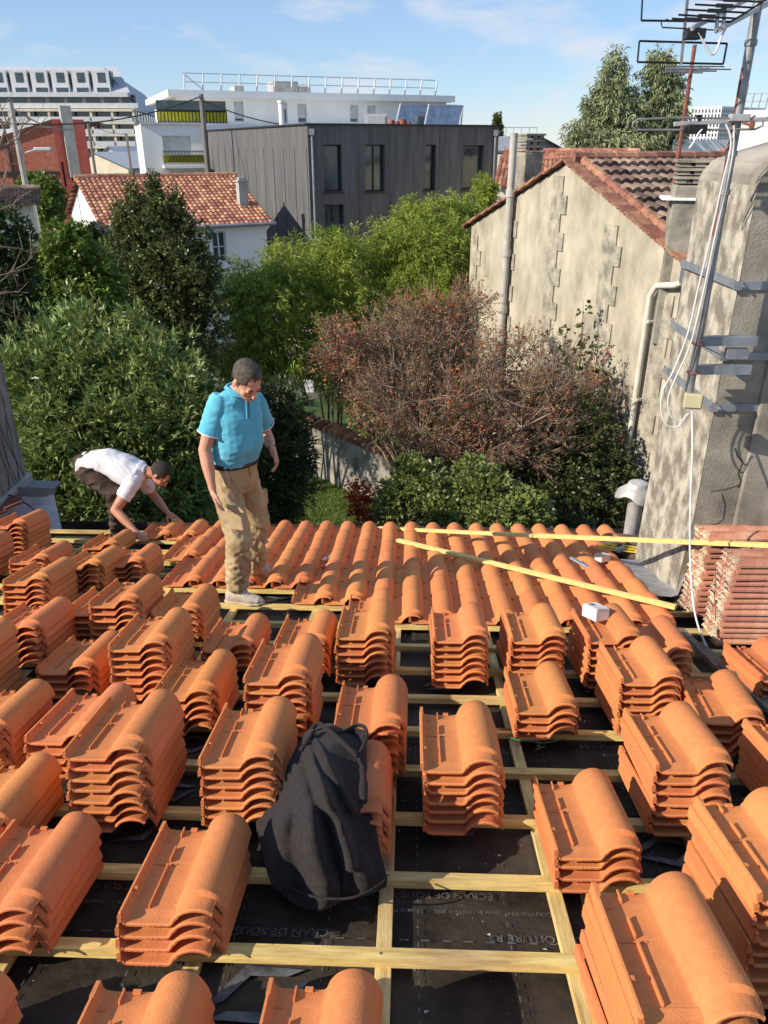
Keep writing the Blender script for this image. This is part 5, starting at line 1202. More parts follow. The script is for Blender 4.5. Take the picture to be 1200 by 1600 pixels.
old_stack(1082, 968, 15, 'rear', 2); old_stack(1118, 1010, 14, 'front', -1)
u, v = UV(1240, 1003, 0)
for k in range(14):
    o = bpy.data.objects.new('old_roof_tile', OT); COL.objects.link(o)
    o.matrix_basis = Matrix.Translation(RP(u + .23, v + .02, .03)) @ Matrix.Rotation(R(-2), 4, 'Z') @ Matrix.Rotation(-SL * .55, 4, 'X') @ Matrix.Translation((rng.gauss(0, .005), 0, .0395 * k)); tag(o, 'Old weathered tile, %s from the top in the pile at the right edge' % NUMW[13 - k], 'old tile', 'old weathered tiles piled beside the chimney')
# old dirty round tiles of the neighbour beside the cowl
for i, (px, py) in enumerate(((955, 852), (975, 862), (992, 848))):
    a = UV(px, py, .05); m = MB(); n_ = 10; vs = []
    for j in range(2):
        for k in range(n_ + 1): t = math.pi * k / n_; r_ = .085 - .012 * j; vs.append((r_ * math.cos(t), j * .42 - .2, r_ * math.sin(t)))
    m.add(vs, [(k, k + 1, n_ + 2 + k, n_ + 1 + k) for k in range(n_)]); o = m.build('canal_tile', 'tile_old', smooth=True); o.modifiers.new('s', 'SOLIDIFY').thickness = -.012
    o.matrix_basis = ROOF @ Matrix.Translation((a[0], a[1], .03)) @ Matrix.Rotation(R((-8, 35, 60)[i]), 4, 'Z'); tag(o, 'dirty old half round tile by the cowl, %s' % ('left one', 'middle one', 'right one')[i], 'old tile', 'half round tiles by the cowl')
# yellow webbing straps with metal buckles
mat('yellow_web', (0.75, 0.50, 0.03), 0.7, scale=20)
for i, (px, py) in enumerate(((953, 858), (984, 861))):
    a = UV(px, py, .10); t = thing('strap_bundle', 'yellow webbing strap with metal buckle near the cowl, %s one' % ('left', 'right')[i], 'strap', RP(a[0], a[1], .10), 'yellow straps near the cowl')
    m = MB(); b = RP(a[0], a[1], .11)
    for k in range(3): m.bar(b + Vector((-.10 + .02 * k, .02 * k, .012 * k)), b + Vector((.06, -.05 + .03 * k, .01 * k)), .022, .005)
    m.build('webbing', 'yellow_web', t); m = MB(); m.box(b + Vector((.07, -.05, .01)), (.06, .05, .025), Matrix.Rotation(.5, 3, 'Z')); m.tube([b + Vector((.05, -.07, .03)), b + Vector((.11, -.03, .03))], .01, 8); m.build('buckle', 'alu', t)
# white cardboard boxes
mat('card_white', (0.62, 0.60, 0.56), 0.7, scale=6, var=.08)
def carton(px, py, w, yaw, size, label):
    a = UV(px, py, w); c = RP(a[0], a[1], w + size[2] / 2); rot = ROOF.to_3x3() @ Matrix.Rotation(R(yaw), 3, 'Z'); t = thing('small_carton', label, 'box', RP(a[0], a[1], w), 'small white cartons'); m = MB(); m.box(c, size, rot); b_ = m.build('carton_body', 'card_white', t, bevel=.002)
    m = MB(); q = c + rot @ Vector((-size[0] * .18, -size[1] * .05, size[2] / 2 + .003)); m.box(q, (size[0] * .62, size[1] * .95, .003), rot @ Matrix.Rotation(.12, 3, 'Y')); m.build('flap', 'card_white', t)
    for k in range(2): 
        m = MB(); m.box(c + rot @ Vector((-.01, size[1] * (.1 + .14 * k), size[2] / 2 + .006)), (size[0] * .35, .006, .001), rot @ Matrix.Rotation(.12, 3, 'Y')); m.build('label_print', 'dark_frame', b_)
    return t
carton(930, 965, 6 * PT + .055, 28, (.095, .12, .07), 'open white cardboard box sitting on top of a tile stack')
carton(941, 876, .09, 30, (.10, .085, .055), 'small white carton lying on laid tiles near the lead flashing')
# red trimming knife and its crumpled plastic wrapper
a = UV(515, 884, .07); t = thing('utility_knife', 'red handled cutter lying in a tile channel', 'knife', RP(a[0], a[1], .055)); mat('red_plastic', (0.55, 0.015, 0.03), .35, spec=.6); mat('film', (0.10, 0.10, 0.10), .15, spec=.9, scale=30, col2=(.35, .35, .35))
c = RP(a[0], a[1], .075); dd = (RP(a[0] + .10, a[1] + .10, .085) - c); m = MB(); m.bar(c - dd * .6, c + dd * .6, .035, .022); m.build('handle', 'red_plastic', t, bevel=.008); m = MB(); m.bar(c - dd * .3 + Vector((0, 0, .012)), c + dd * .35 + Vector((0, 0, .012)), .014, .008); m.build('slider', 'galv', t)
a = UV(522, 868, .08); m = MB(); n_ = 12; vs = []
for j in range(n_ + 1):
    for i in range(n_ + 1): q = Vector((i / n_, j / n_, 0)); vs.append(((q.x - .5) * .16 * (1 - .5 * q.y) + .02 * q.y, (q.y - .5) * .24, .035 * abs(noise.noise(q * 7)) + .02 * noise.noise(q * 15) + .015))
m.add(vs, [(j * (n_ + 1) + i, j * (n_ + 1) + i + 1, (j + 1) * (n_ + 1) + i + 1, (j + 1) * (n_ + 1) + i) for j in range(n_) for i in range(n_)]); o = m.build('plastic_wrapper', 'film'); o.matrix_basis = ROOF @ Matrix.Translation((a[0], a[1], .05)) @ Matrix.Rotation(R(-8), 4, 'Z'); tag(o, 'crumpled clear plastic wrapper just beyond the red cutter', 'wrapper')
a = UV(906, 882, .09); c = RP(a[0], a[1], .10); m = MB(); m.bar(c - Vector((.06, -.08, -.01)), c + Vector((.06, -.08, .0)), .035, .02); tag(m.build('dark_tool', 'steel_band', bevel=.006), 'small dark blue grey tool on the laid tiles near the chimney', 'tool')
# old wooden offcuts right
mat('old_wood', (0.10, 0.075, 0.055), 0.9, scale=5, col2=(0.24, 0.19, 0.15), stretch=(7, 1, 7), bump=.3)
for i, (p0, p1, w_) in enumerate((((1062, 985), (1165, 1085), .05), ((1090, 1010), (1215, 1120), .06), ((1072, 1000), (1120, 1046), .035), ((1150, 1060), (1230, 1110), .05))):
    a, b = UV(*p0, .03), UV(*p1, .03); m = MB(); m.bar(RP(*a, .035 + .01 * i), RP(*b, .03 + .006 * i), w_, .03, EW); tag(m.build('wood_offcut', 'old_wood', bevel=.003), 'dark weathered lath among debris right of the cable, %s' % ('longest one', 'widest one', 'short narrow one', 'one nearest the right edge')[i], 'lath', 'old laths beside the tiles')
# green string
mat('green_cord', (0.03, 0.20, 0.06), .7)
pts = [RP(*UV(x, y, .01), .008) for x, y in ((790, 1150), (812, 1156), (835, 1158), (850, 1160), (868, 1157), (885, 1153))]; cable('thin green string across a batten right of the centre', pts, .003, 'string', 'green_cord')
# ------------------------------------------------------------------ LEFT NEIGHBOUR
mat('cement_left', (0.17, 0.155, 0.145), .95, scale=1.6, col2=(0.30, 0.28, 0.26), bump=.6, bscale=20, detail=10)
A = P(45, 755, 7.5); lc = thing('neighbour_chimney', 'grey cement chimney flank cut by the left edge', 'chimney', (A.x, A.y, A.z))
m = MB(); m.box((A.x - .75, 7.1, A.z + .9), (1.5, .8, 1.9)); m.build('shaft', 'cement_left', lc, bevel=.02)
m = MB(); m.box((A.x - .74, 7.1, A.z + .02), (1.56, .88, .18)); m.build('plinth', 'concrete', lc, bevel=.01)
m = MB()
for k in range(9):
    x = A.x - rng.uniform(.1, .8); x = A.x + .004; pts = [Vector((x, rng.uniform(6.8, 7.45), A.z + .1))]
    for _ in range(9): pts.append(pts[-1] + Vector((0, rng.gauss(0.0, .05), .17)))
    m.tube(pts, .003, 4)
m.build('dead_vine', 'bark', lc)
mat('sheet_white', (0.36, 0.37, 0.39), .6, scale=3, col2=(.58, .58, .59), bump=.8, bscale=10)
z0 = P(40, 765, 7.3).z
m = MB(); m.bar(P(-60, 760, 7.35), P(86, 764, 7.35), .35, .03); m.bar(P(-60, 763, 7.18), P(86, 767, 7.18), .02, .07); tag(m.build('zinc_ledge', 'grey_zinc', bevel=.004), 'grey blue zinc ledge below the left chimney', 'ledge')
m = MB(); n_ = 22; vs = []
c00, c10, c01, c11 = P(-60, 832, 6.7), P(97, 828, 6.9), P(-60, 770, 7.2), P(84, 772, 7.2)
for j in range(n_ + 1):
    for i in range(n_ + 1):
        f, g = i / n_, j / n_; q = c00.lerp(c10, f).lerp(c01.lerp(c11, f), g); q = q + Vector((.02, -.3, 1)).normalized() * (.07 * noise.noise(Vector((f * 4, g * 3, 1))) + .03 * noise.noise(Vector((f * 11, g * 9, 2)))); vs.append(q)
m.add(vs, [(j * (n_ + 1) + i, j * (n_ + 1) + i + 1, (j + 1) * (n_ + 1) + i + 1, (j + 1) * (n_ + 1) + i) for j in range(n_) for i in range(n_)]); tag(m.build('torn_sheet', 'sheet_white', smooth=True), 'crumpled pale sheet draped over the neighbour roof edge at left', 'sheet')
m = MB(); m.bar(P(-20, 800, 6.75), P(34, 778, 6.9), .22, .03); m.bar(P(-30, 806, 6.7), P(10, 792, 6.8), .22, .03); tag(m.build('ridge_flat_tile', 'tile_verge', bevel=.004), 'flat reddish brown tiles lying on the pale sheet at left', 'tile')
pts = [P(*q) for q in ((-10, 772, 7.0), (20, 775, 6.95), (36, 784, 6.9), (48, 792, 6.85), (56, 802, 6.7))]; cable('dark cable over the pale sheet at the left', pts, .008, 'dark_cable', 'black_plastic')
pts = [P(*q) for q in ((28, 800, 6.2), (36, 850, 6.0), (20, 866, 5.95), (30, 874, 5.9), (58, 876, 5.85), (72, 868, 5.85))]
# ================================================================== DARK SWEATSHIRT
mat('dark_cloth', (0.020, 0.0165, 0.0155), 0.95, scale=60, col2=(0.034, 0.029, 0.028), bump=.25, bscale=350, sheen=.08, spec=.05)
def sweatshirt():
    # rows down the garment: image row, left px, right px, height above the battens at left/centre/right
    rows = [(1133, 497, 518, .300, .31, .30), (1146, 478, 545, .30, .325, .30), (1165, 466, 570, .26, .335, .29), (1195, 452, 571, .22, .335, .28), (1225, 442, 572, .17, .335, .26), (1252, 433, 571, .12, .325, .25), (1268, 414, 577, .07, .31, .23),
            (1285, 402, 583, .05, .285, .20), (1305, 404, 588, .03, .25, .17), (1330, 412, 593, .03, .205, .13), (1352, 417, 598, .025, .16, .10), (1372, 422, 604, .02, .12, .08), (1384, 426, 603, .02, .10, .06), (1392, 436, 584, .02, .07, .05), (1402, 446, 552, .015, .05, .03), (1414, 462, 520, .012, .025, .015), (1422, 480, 500, .012, .02, .012)]
    def row(f):
        x = f * (len(rows) - 1); i = min(int(x), len(rows) - 2); t = x - i; t = t * t * (3 - 2 * t) * .4 + t * .6
        return [lerp(a, b, t) for a, b in zip(rows[i], rows[i + 1])]
    NI, NJ = 84, 110; vs = []
    for j in range(NJ + 1):
        f = j / NJ; y, xl, xr, wl, wc, wr = row(f)
        for i in range(NI + 1):
            g = i / NI; px = lerp(xl, xr, g); q = 2 * g - 1
            w = (wl * (1 - q) / 2 + wr * (1 + q) / 2) * abs(q) ** 1.5 + wc * (1 - abs(q) ** 1.5)
            w -= .012 * abs(q) ** 8
            # folds: long diagonal ones from the collar, vertical ones fanning below
            xx = (px - 500) / 100; yy = (y - 1250) / 100
            amp = (1 - abs(q) ** 4)
            d1 = math.exp(-((xx - .28 * yy - .12 - .10 * math.sin(yy * 2.2)) / .075) ** 2) * .034 * (yy < 1.1)
            d2 = -math.exp(-((xx - .25 * yy + .08) / .11) ** 2) * .032 * math.exp(-((yy + .1) / .75) ** 2)
            d3 = math.exp(-((xx - .55 * yy - .42) / .06) ** 2) * .018 * (yy < .2)
            fan = 0
            if yy > -.1: k = min(1, (yy + .1) / .5); fan = k * .021 * math.sin((xx + .18) / (.16 + .06 * yy) * 2.2 + .8 * math.sin(yy * 3)) * (1 if xx < .35 else .35)
            w += amp * 1.2 * (d1 + d2 + d3 + fan + .009 * noise.noise(Vector((xx * 3.5, yy * 2, 5))) + .012 * noise.noise(Vector((xx * 1.6, yy * 1.5, 8))))
            u, v = UV(px, y, max(w, .012)); vs.append((u, v, max(w, .012)))
    m = MB(); m.add(vs, [(j * (NI + 1) + i, j * (NI + 1) + i + 1, (j + 1) * (NI + 1) + i + 1, (j + 1) * (NI + 1) + i) for j in range(NJ) for i in range(NI)])
    o = m.build('sweatshirt', 'dark_cloth', smooth=True, angle=180, fix=False); o.matrix_basis = ROOF
    s = o.modifiers.new('s', 'SOLIDIFY'); s.thickness = .006; s.offset = -1
    tag(o, 'dark charcoal hooded sweatshirt thrown over a tile stack', 'sweatshirt'); 
    def part(name, pts, r, flat=1.0):
        q = [Vector((*UV(x, y, w), w)) for x, y, w in pts]; mm = MB(); sm = []
        for i in range(len(q) - 1):
            p0, p1, p2, p3 = q[max(i - 1, 0)], q[i], q[i + 1], q[min(i + 2, len(q) - 1)]
            for k in range(5): t = k / 5; sm.append(.5 * ((2 * p1) + (p2 - p0) * t + (2 * p0 - 5 * p1 + 4 * p2 - p3) * t * t + (3 * p1 - p0 - 3 * p2 + p3) * t ** 3))
        sm.append(q[-1]); mm.tube(sm, r, 10); c = mm.build(name, 'dark_cloth', None, smooth=True, angle=180); c.parent = o; return c
    part('collar', [(486, 1140, .33), (498, 1131, .345), (512, 1140, .35), (530, 1155, .345), (548, 1172, .335), (558, 1182, .32)], .009)
    part('collar', [(557, 1184, .315), (566, 1170, .325), (573, 1150, .33), (569, 1136, .325), (555, 1134, .32), (532, 1146, .32), (520, 1150, .31)], .008)
    part('hem', [(602, 1375, .085), (588, 1386, .105), (565, 1398, .105), (540, 1404, .09), (512, 1404, .08), (486, 1400, .07), (455, 1388, .05)], .0035)
    part('sleeve_cuff', [(560, 1186, .34), (566, 1202, .335), (568, 1225, .32), (567, 1252, .30)], [.006] * 5 + [.012] * 5 + [.016] * 6)
    # lining of the neck opening
    mm = MB(); pts = [(515, 1140, .335), (532, 1146, .31), (555, 1136, .32), (571, 1142, .32), (566, 1168, .305), (556, 1182, .30), (538, 1166, .305)]
    q = [Vector((*UV(x, y, w), w)) for x, y, w in pts]; cc = Vector((*UV(548, 1158, .27), .27)); mm.add([*q, cc], [(i, (i + 1) % 7, 7) for i in range(7)]); c = mm.build('hood_lining', 'dark_cloth'); c.parent = o; c.modifiers.new('s', 'SOLIDIFY').thickness = .004
    part('hood_edge', [(470, 1172, .30), (480, 1158, .335), (490, 1142, .345)], .009)
sweatshirt()
# ================================================================== PEOPLE
mat('skin', (0.50, 0.245, 0.155), 0.5, scale=18, col2=(0.62, 0.325, 0.215), bump=.15, bscale=200, spec=.35)
mat('skin_tan', (0.42, 0.185, 0.105), 0.5, scale=18, col2=(0.54, 0.255, 0.155), bump=.15, bscale=200, spec=.35)
mat('hair_grey', (0.035, 0.026, 0.020), .8, scale=40, col2=(0.11, 0.085, 0.066), bump=.3, bscale=300)
mat('hair_dark', (0.016, 0.012, 0.010), .8, scale=90, col2=(0.045, 0.034, 0.028), bump=.6, bscale=260)
mat('polo_blue', (0.085, 0.39, 0.54), .85, scale=9, col2=(0.13, 0.48, 0.62), bump=.3, bscale=220, sheen=.2, spec=.2)
mat('tee_white', (0.62, 0.58, 0.58), .9, scale=5, col2=(0.78, 0.77, 0.80), bump=.2, bscale=200, spec=.2)
mat('khaki', (0.33, 0.235, 0.12), .9, scale=6, col2=(0.50, 0.385, 0.225), bump=.4, bscale=160, spec=.2)
mat('brown_trousers', (0.040, 0.026, 0.020), .9, scale=6, col2=(0.095, 0.066, 0.050), bump=.4, bscale=160, spec=.2)
mat('shoe_pale', (0.40, 0.33, 0.27), .8, scale=14, col2=(0.62, 0.54, 0.46), bump=.3)
mat('shoe_sole', (0.45, 0.38, 0.28), .8, scale=14)
mat('leather', (0.018, 0.012, 0.010), .45)
mat('metal_dark', (0.12, 0.115, 0.11), .3, metal=.8)
def sph(m, c, rx, ry=None, rz=None, rot=None, n=14):
    ry = ry or rx; rz = rz or rx; c = Vector(c); vs = []; fs = []
    for i in range(1, n // 2):
        t = math.pi * i / (n // 2)
        for k in range(n): a = 2 * math.pi * k / n; q = Vector((rx * math.sin(t) * math.cos(a), ry * math.sin(t) * math.sin(a), rz * math.cos(t))); vs.append(c + (rot @ q if rot is not None else q))
    T = Vector((0, 0, rz)); B = Vector((0, 0, -rz)); vs += [c + (rot @ T if rot is not None else T), c + (rot @ B if rot is not None else B)]
    L_ = n // 2 - 1
    for i in range(L_ - 1):
        for k in range(n): fs.append((i * n + k, (i + 1) * n + k, (i + 1) * n + (k + 1) % n, i * n + (k + 1) % n))
    for k in range(n): fs.append((L_ * n, k, (k + 1) % n)); fs.append((L_ * n + 1, (L_ - 1) * n + (k + 1) % n, (L_ - 1) * n + k))
    m.add(vs, fs)
def limb(m, pts, rs, n=12):
    """tapered limb with round ends, subdivided so radii blend"""
    P_ = []; Rr = []
    for i in range(len(pts) - 1):
        k_ = 5
        for k in range(k_): t = k / k_; P_.append(pts[i].lerp(pts[i + 1], t)); s = t * t * (3 - 2 * t); Rr.append(lerp(rs[i], rs[i + 1], s))
    P_.append(pts[-1]); Rr.append(rs[-1]); m.tube(P_, Rr, n)
    for p_, r_ in zip(pts, rs): sph(m, p_, r_ * .995)
def loft(m, secs, n=24, pw=2.3):
    """secs: (centre, half-width vector, half-depth vector)"""
    S_ = []
    for i in range(len(secs) - 1):
        for k in range(4):
            t = k / 4; s = t * t * (3 - 2 * t); a, b = secs[i], secs[i + 1]; S_.append((a[0].lerp(b[0], t), a[1].lerp(b[1], s), a[2].lerp(b[2], s)))
    S_.append(secs[-1]); vs = []
    for c, a, b in S_:
        for k in range(n):
            t = 2 * math.pi * k / n; x, y = math.cos(t), math.sin(t); q = (abs(x) ** pw + abs(y) ** pw) ** (-1 / pw); vs.append(c + a * x * q + b * y * q)
    L_ = len(S_); fs = [(i * n + k, i * n + (k + 1) % n, (i + 1) * n + (k + 1) % n, (i + 1) * n + k) for i in range(L_ - 1) for k in range(n)]
    vs += [S_[0][0], S_[-1][0]]; fs += [(L_ * n, (k + 1) % n, k) for k in range(n)] + [(L_ * n + 1, (L_ - 1) * n + k, (L_ - 1) * n + (k + 1) % n) for k in range(n)]
    m.add(vs, fs)
def fuse(m, name, mname, parent, voxel=.006, smooth=4, disp=None, fac=.5):
    o = m.build('tmp', mname, None); r = o.modifiers.new('r', 'REMESH'); r.mode = 'VOXEL'; r.voxel_size = voxel
    if smooth: s = o.modifiers.new('s', 'SMOOTH'); s.iterations = smooth; s.factor = fac
    bpy.context.view_layer.update(); dg = bpy.context.evaluated_depsgraph_get(); me = bpy.data.meshes.new_from_object(o.evaluated_get(dg)); me.name = name
    bpy.data.objects.remove(o)
    if disp:
        nv_ = len(me.vertices); co = np.empty(nv_ * 3, np.float32); no_ = np.empty(nv_ * 3, np.float32); me.vertices.foreach_get('co', co); me.vertices.foreach_get('normal', no_)
        co = co.reshape(-1, 3); no_ = no_.reshape(-1, 3); d_ = np.array([disp(Vector(q)) for q in co.tolist()], np.float32); co += no_ * d_[:, None]; me.vertices.foreach_set('co', co.reshape(-1))
    me.polygons.foreach_set('use_smooth', [True] * len(me.polygons)); me.update()
    if not me.materials: me.materials.append(MATS[mname])
    ob = bpy.data.objects.new(name, me); COL.objects.link(ob); ob.parent = parent; ob.matrix_parent_inverse = Matrix.Translation(-Vector(parent.location)); return ob
def hand(m, wrist, knuck, tip, back, curl=.35, thumb=1, s=1.0):
    """palm, four unequal bent fingers and a thumb from the side of the palm; back = direction the back of the hand faces"""
    d = (knuck - wrist).normalized(); back = (back - d * back.dot(d)).normalized(); side = d.cross(back).normalized() * thumb
    L_ = .092 * s; kn = wrist + d * L_
    rot = Matrix((side, back, d)).transposed()
    sph(m, wrist + d * L_ * .52, .040 * s, .017 * s, .055 * s, rot); sph(m, wrist + d * L_ * .78, .041 * s, .014 * s, .034 * s, rot); limb(m, [wrist - d * .02, wrist + d * .03], [.024 * s, .023 * s])
    fd = (tip - kn).normalized()
    for k, (x, ln, c_) in enumerate(((.031, .070, .9), (.0105, .080, 1.0), (-.0105, .074, 1.15), (-.031, .058, 1.35))):
        a = kn + side * x * s - d * .006; dd = (fd + side * x * 2.2).normalized(); p_ = [a]
        for seg, fr in ((0, .45), (1, .32), (2, .25)):
            dd = (dd - back * curl * c_ * (.5 + .4 * seg)).normalized(); p_.append(p_[-1] + dd * ln * fr * s)
        limb(m, p_, [.0098 * s, .0092 * s, .0084 * s, .0072 * s], 8)
    a = wrist + d * .030 * s + side * .030 * s; dd = (d * .75 + side * .75 - back * .35).normalized(); b = a + dd * .036 * s; dd = (dd * .7 + d * .6 - side * .1).normalized(); limb(m, [a - side * .01, b, b + dd * .032 * s, b + (dd - back * .2) * .052 * s], [.0145 * s, .0125 * s, .0105 * s, .0085 * s], 8)
def head(m, c, fwd, up, s=1.0):
    fwd = fwd.normalized(); up = (up - fwd * up.dot(fwd)).normalized(); lf = up.cross(fwd).normalized(); rot = Matrix((lf, fwd, up)).transposed()
    def L(x, y, z): return c + (lf * x + fwd * y + up * z) * s
    sph(m, L(0, -.012, .028), .077 * s, .097 * s, .088 * s, rot, 20); sph(m, L(0, .022, -.02), .066 * s, .070 * s, .082 * s, rot, 18); sph(m, L(0, .045, -.072), .046 * s, .045 * s, .036 * s, rot)
    sph(m, L(0, .072, -.088), .024 * s, .020 * s, .018 * s, rot); sph(m, L(0, .080, .022), .050 * s, .014 * s, .013 * s, rot)
    sph(m, L(0, .099, -.020), .012 * s, .018 * s, .026 * s, rot); sph(m, L(0, .107, -.033), .017 * s, .015 * s, .012 * s, rot)
    sph(m, L(0, .086, -.060), .025 * s, .014 * s, .010 * s, rot)
    for q in (-1, 1):
        sph(m, L(.044 * q, .060, -.030), .022 * s, .024 * s, .026 * s, rot); sph(m, L(.079 * q, -.006, -.012), .008 * s, .018 * s, .032 * s, rot); sph(m, L(.030 * q, .078, .0), .016 * s, .013 * s, .011 * s, rot)
    return L, rot
def face_bits(L, rot, parent, hairm, s=1.0):
    for q in (-1, 1):
        m = MB(); sph(m, L(.031 * q, .0915, .020), .017 * s, .006 * s, .0045 * s, rot, 10); fuse(m, 'eyebrow', hairm, parent, .002, 1)
        m = MB(); sph(m, L(.030 * q, .089, -.001), .013 * s, .006 * s, .0035 * s, rot, 10); fuse(m, 'eye', 'leather', parent, .0016, 1)
    m = MB(); sph(m, L(0, .100, -.060), .023 * s, .005 * s, .0045 * s, rot, 10); fuse(m, 'lips', 'red_lip', parent, .002, 1)
mat('red_lip', (0.30, 0.09, 0.065), .5)
def hair(L, rot, parent, mname, c, fwd, up, s=1.0, thick=.003):
    m = MB(); sph(m, L(0, -.017, .033), (.077 + thick) * s, (.097 + thick) * s, (.088 + thick) * s, rot, 28); o = m.build('hairtmp', mname)
    me = o.data; bm = bmesh.new(); bm.from_mesh(me); bmesh.ops.subdivide_edges(bm, edges=bm.edges[:], cuts=1, use_grid_fill=True); inv = rot.transposed(); dl = []
    for f in bm.faces:
        q = inv @ (f.calc_center_median() - c) / s; x, y, z = q
        lim = .080 if y > .055 else (.052 if abs(x) < .05 else .0) if y > .03 else (-.018 if y > -.015 and abs(x) > .05 else -.045)
        if y > .03 and abs(x) >= .05: lim = .028
        if z < lim + .006 * math.sin(x * 200): dl.append(f)
    bmesh.ops.delete(bm, geom=dl, context='FACES')
    for v in bm.verts: v.co += v.normal * .0015 * noise.noise(v.co * 60)
    bm.to_mesh(me); bm.free(); o.name = 'hair'; me.name = 'hair'; me.polygons.foreach_set('use_smooth', [True] * len(me.polygons)); o.parent = parent; o.matrix_parent_inverse = Matrix.Translation(-Vector(parent.location)); md = o.modifiers.new('s', 'SOLIDIFY'); md.thickness = .012; md.offset = -1
def shoe(m, sole, heel, toe, h=.075, w=.047):
    d = (toe - heel).normalized(); up = Vector((0, 0, 1)); sd_ = d.cross(up).normalized(); Ln = (toe - heel).length
    loft(m, [(heel + d * .012 + up * .045, sd_ * .022, up * .035), (heel + d * .04 + up * .055, sd_ * .036, up * .052), (heel + d * Ln * .42 + up * .052, sd_ * .038, up * .050), (heel + d * Ln * .66 + up * .038, sd_ * w, up * .034), (heel + d * Ln * .88 + up * .030, sd_ * w * .85, up * .025), (toe + up * .022 - d * .004, sd_ * .02, up * .014)], 18)
    loft(sole, [(heel + up * .010, sd_ * .022, up * .011), (heel + d * .035 + up * .010, sd_ * .039, up * .012), (heel + d * Ln * .45 + up * .010, sd_ * .037, up * .012), (heel + d * Ln * .68 + up * .010, sd_ * (w + .004), up * .012), (heel + d * Ln * .90 + up * .012, sd_ * w * .9, up * .011), (toe + d * .004 + up * .014, sd_ * .02, up * .009)], 18, 3)
def V(*a): return Vector(a)
Z = V(0, 0, 1)
# ------------------------------------------------------------------ standing man
fw = V(.64, -.77, 0).normalized(); lf = Z.cross(fw)
rfoot = RP(*UV(378, 941, .004), .004); man = thing('person', 'man standing in sky blue polo and sandy cargo trousers, looking down at the battens', 'person', rfoot)
Yr, Yl = 4.74, 5.0
pel = P(366, 742, 4.86); wst = P(365, 716, 4.85); bel = P(371, 690, 4.81); che = P(370, 652, 4.80); shc = P(369, 624, 4.80); nk = P(374, 606, 4.77)
rsh, rel, rwr, rkn, rti = P(339, 634, 4.72), P(320, 703, 4.68), P(332, 764, 4.60), P(337, 783, 4.58), P(342, 803, 4.56)
lsh, lel, lwr, lkn, lti = P(400, 629, 4.95), P(416, 679, 5.10), P(426, 703, 4.93), P(431, 716, 4.90), P(434, 736, 4.86)
rhip, rkne, rank = P(352, 752, 4.80), P(374, 846, 4.70), P(371, 918, 4.79)
lhip, lkne, lank = P(384, 748, 4.98), P(403, 815, 5.00), P(399, 880, 5.20)
hc = P(386, 594, 4.70); hf = (fw * .74 + V(0.04, 0, -.64)).normalized(); hu = (Z * .8 + fw * .6)
m = MB()
L_, hrot = head(m, hc, hf, hu, 1.06)
limb(m, [nk - Z * .03, hc - hu.normalized() * .03 - hf * .02], [.064, .060])
loft(m, [(pel - Z * .06, lf * .11, fw * .09), (wst, lf * .13, fw * .10), (bel, lf * .135, fw * .11), (che, lf * .145, fw * .10), (shc, lf * .12, fw * .07), (nk, lf * .06, fw * .06)])
for a, b, c_, k_, t_, th_ in ((rsh, rel, rwr, rkn, rti, -1), (lsh, lel, lwr, lkn, lti, 1)):
    limb(m, [a, a.lerp(b, .5), b, b.lerp(c_, .3), c_], [.050, .050, .042, .043, .026]); 
    bk = (-lf * .8 - fw * .35) if th_ < 0 else (lf * .8 - V(0, .3, 0)); hand(m, c_, k_, t_, bk, .45 if th_ < 0 else .55, -1 if th_ < 0 else 1)
for a, b, c_ in ((rhip, rkne, rank), (lhip, lkne, lank)): limb(m, [a, a.lerp(b, .5), b, b.lerp(c_, .3), c_], [.085, .075, .055, .055, .038])
fuse(m, 'body', 'skin', man, .005, 3)
face_bits(L_, hrot, man, 'hair_grey', 1.06); hair(L_, hrot, man, 'hair_grey', hc, hf, hu, 1.06)
# polo: trunk and short loose sleeves
m = MB()
loft(m, [(wst - Z * .02, lf * .163, fw * .140), (bel - Z * .01, lf * .168, fw * .158), (che, lf * .170, fw * .134), (shc - Z * .01, lf * .150, fw * .098), (nk.lerp(shc, .4), lf * .088, fw * .078), (nk + Z * .010, lf * .066, fw * .070)])
for a, b in ((rsh, rel), (lsh, lel)):
    e = a.lerp(b, .62); dd = (b - a).normalized(); x = lf - dd * lf.dot(dd); x.normalize(); y = dd.cross(x); loft(m, [(a - dd * .075, x * .045, y * .050), (a - dd * .04, x * .060, y * .064), (a + dd * .03, x * .070, y * .074), (e - dd * .03, x * .072, y * .078), (e, x * .074, y * .080)], 20, 2)
    limb(m, [nk - Z * .035, nk.lerp(a, .55) - Z * .012, a - Z * .004], [.052, .058, .066])
def wr(q):
    a = .5 - abs(noise.noise(V(q.x * 7 + q.z * 9, q.y * 7, q.z * 17 - q.x * 6))) * 2; b = .5 - abs(noise.noise(V(q.x * 13 - q.z * 15, q.y * 10, q.z * 22 + q.x * 9))) * 2
    lo = max(0, min(1, (wst.z + .26 - q.z) / .24)); return .0042 * a * (.5 + lo) + .0030 * b
polo = fuse(m, 'polo_shirt', 'polo_blue', man, .006, 3, wr)
def band(pts, r, name, mname, parent, n=8, closed=False):
    m = MB(); q = pts + ([pts[0]] if closed else []); m.tube(q, r, n); o = m.build(name, mname, None, smooth=True, angle=80); o.parent = parent; o.matrix_parent_inverse = Matrix.Translation(-Vector(man.location)) if parent is man else Matrix.Identity(4)
    if parent is not man: o.parent = parent
    return o
def ring(c, a, b, n=28, pw=2.3):
    out = []
    for k in range(n): t = 2 * math.pi * k / n; x, y = math.cos(t), math.sin(t); q = (abs(x) ** pw + abs(y) ** pw) ** (-1 / pw); out.append(c + a * x * q + b * y * q)
    return out
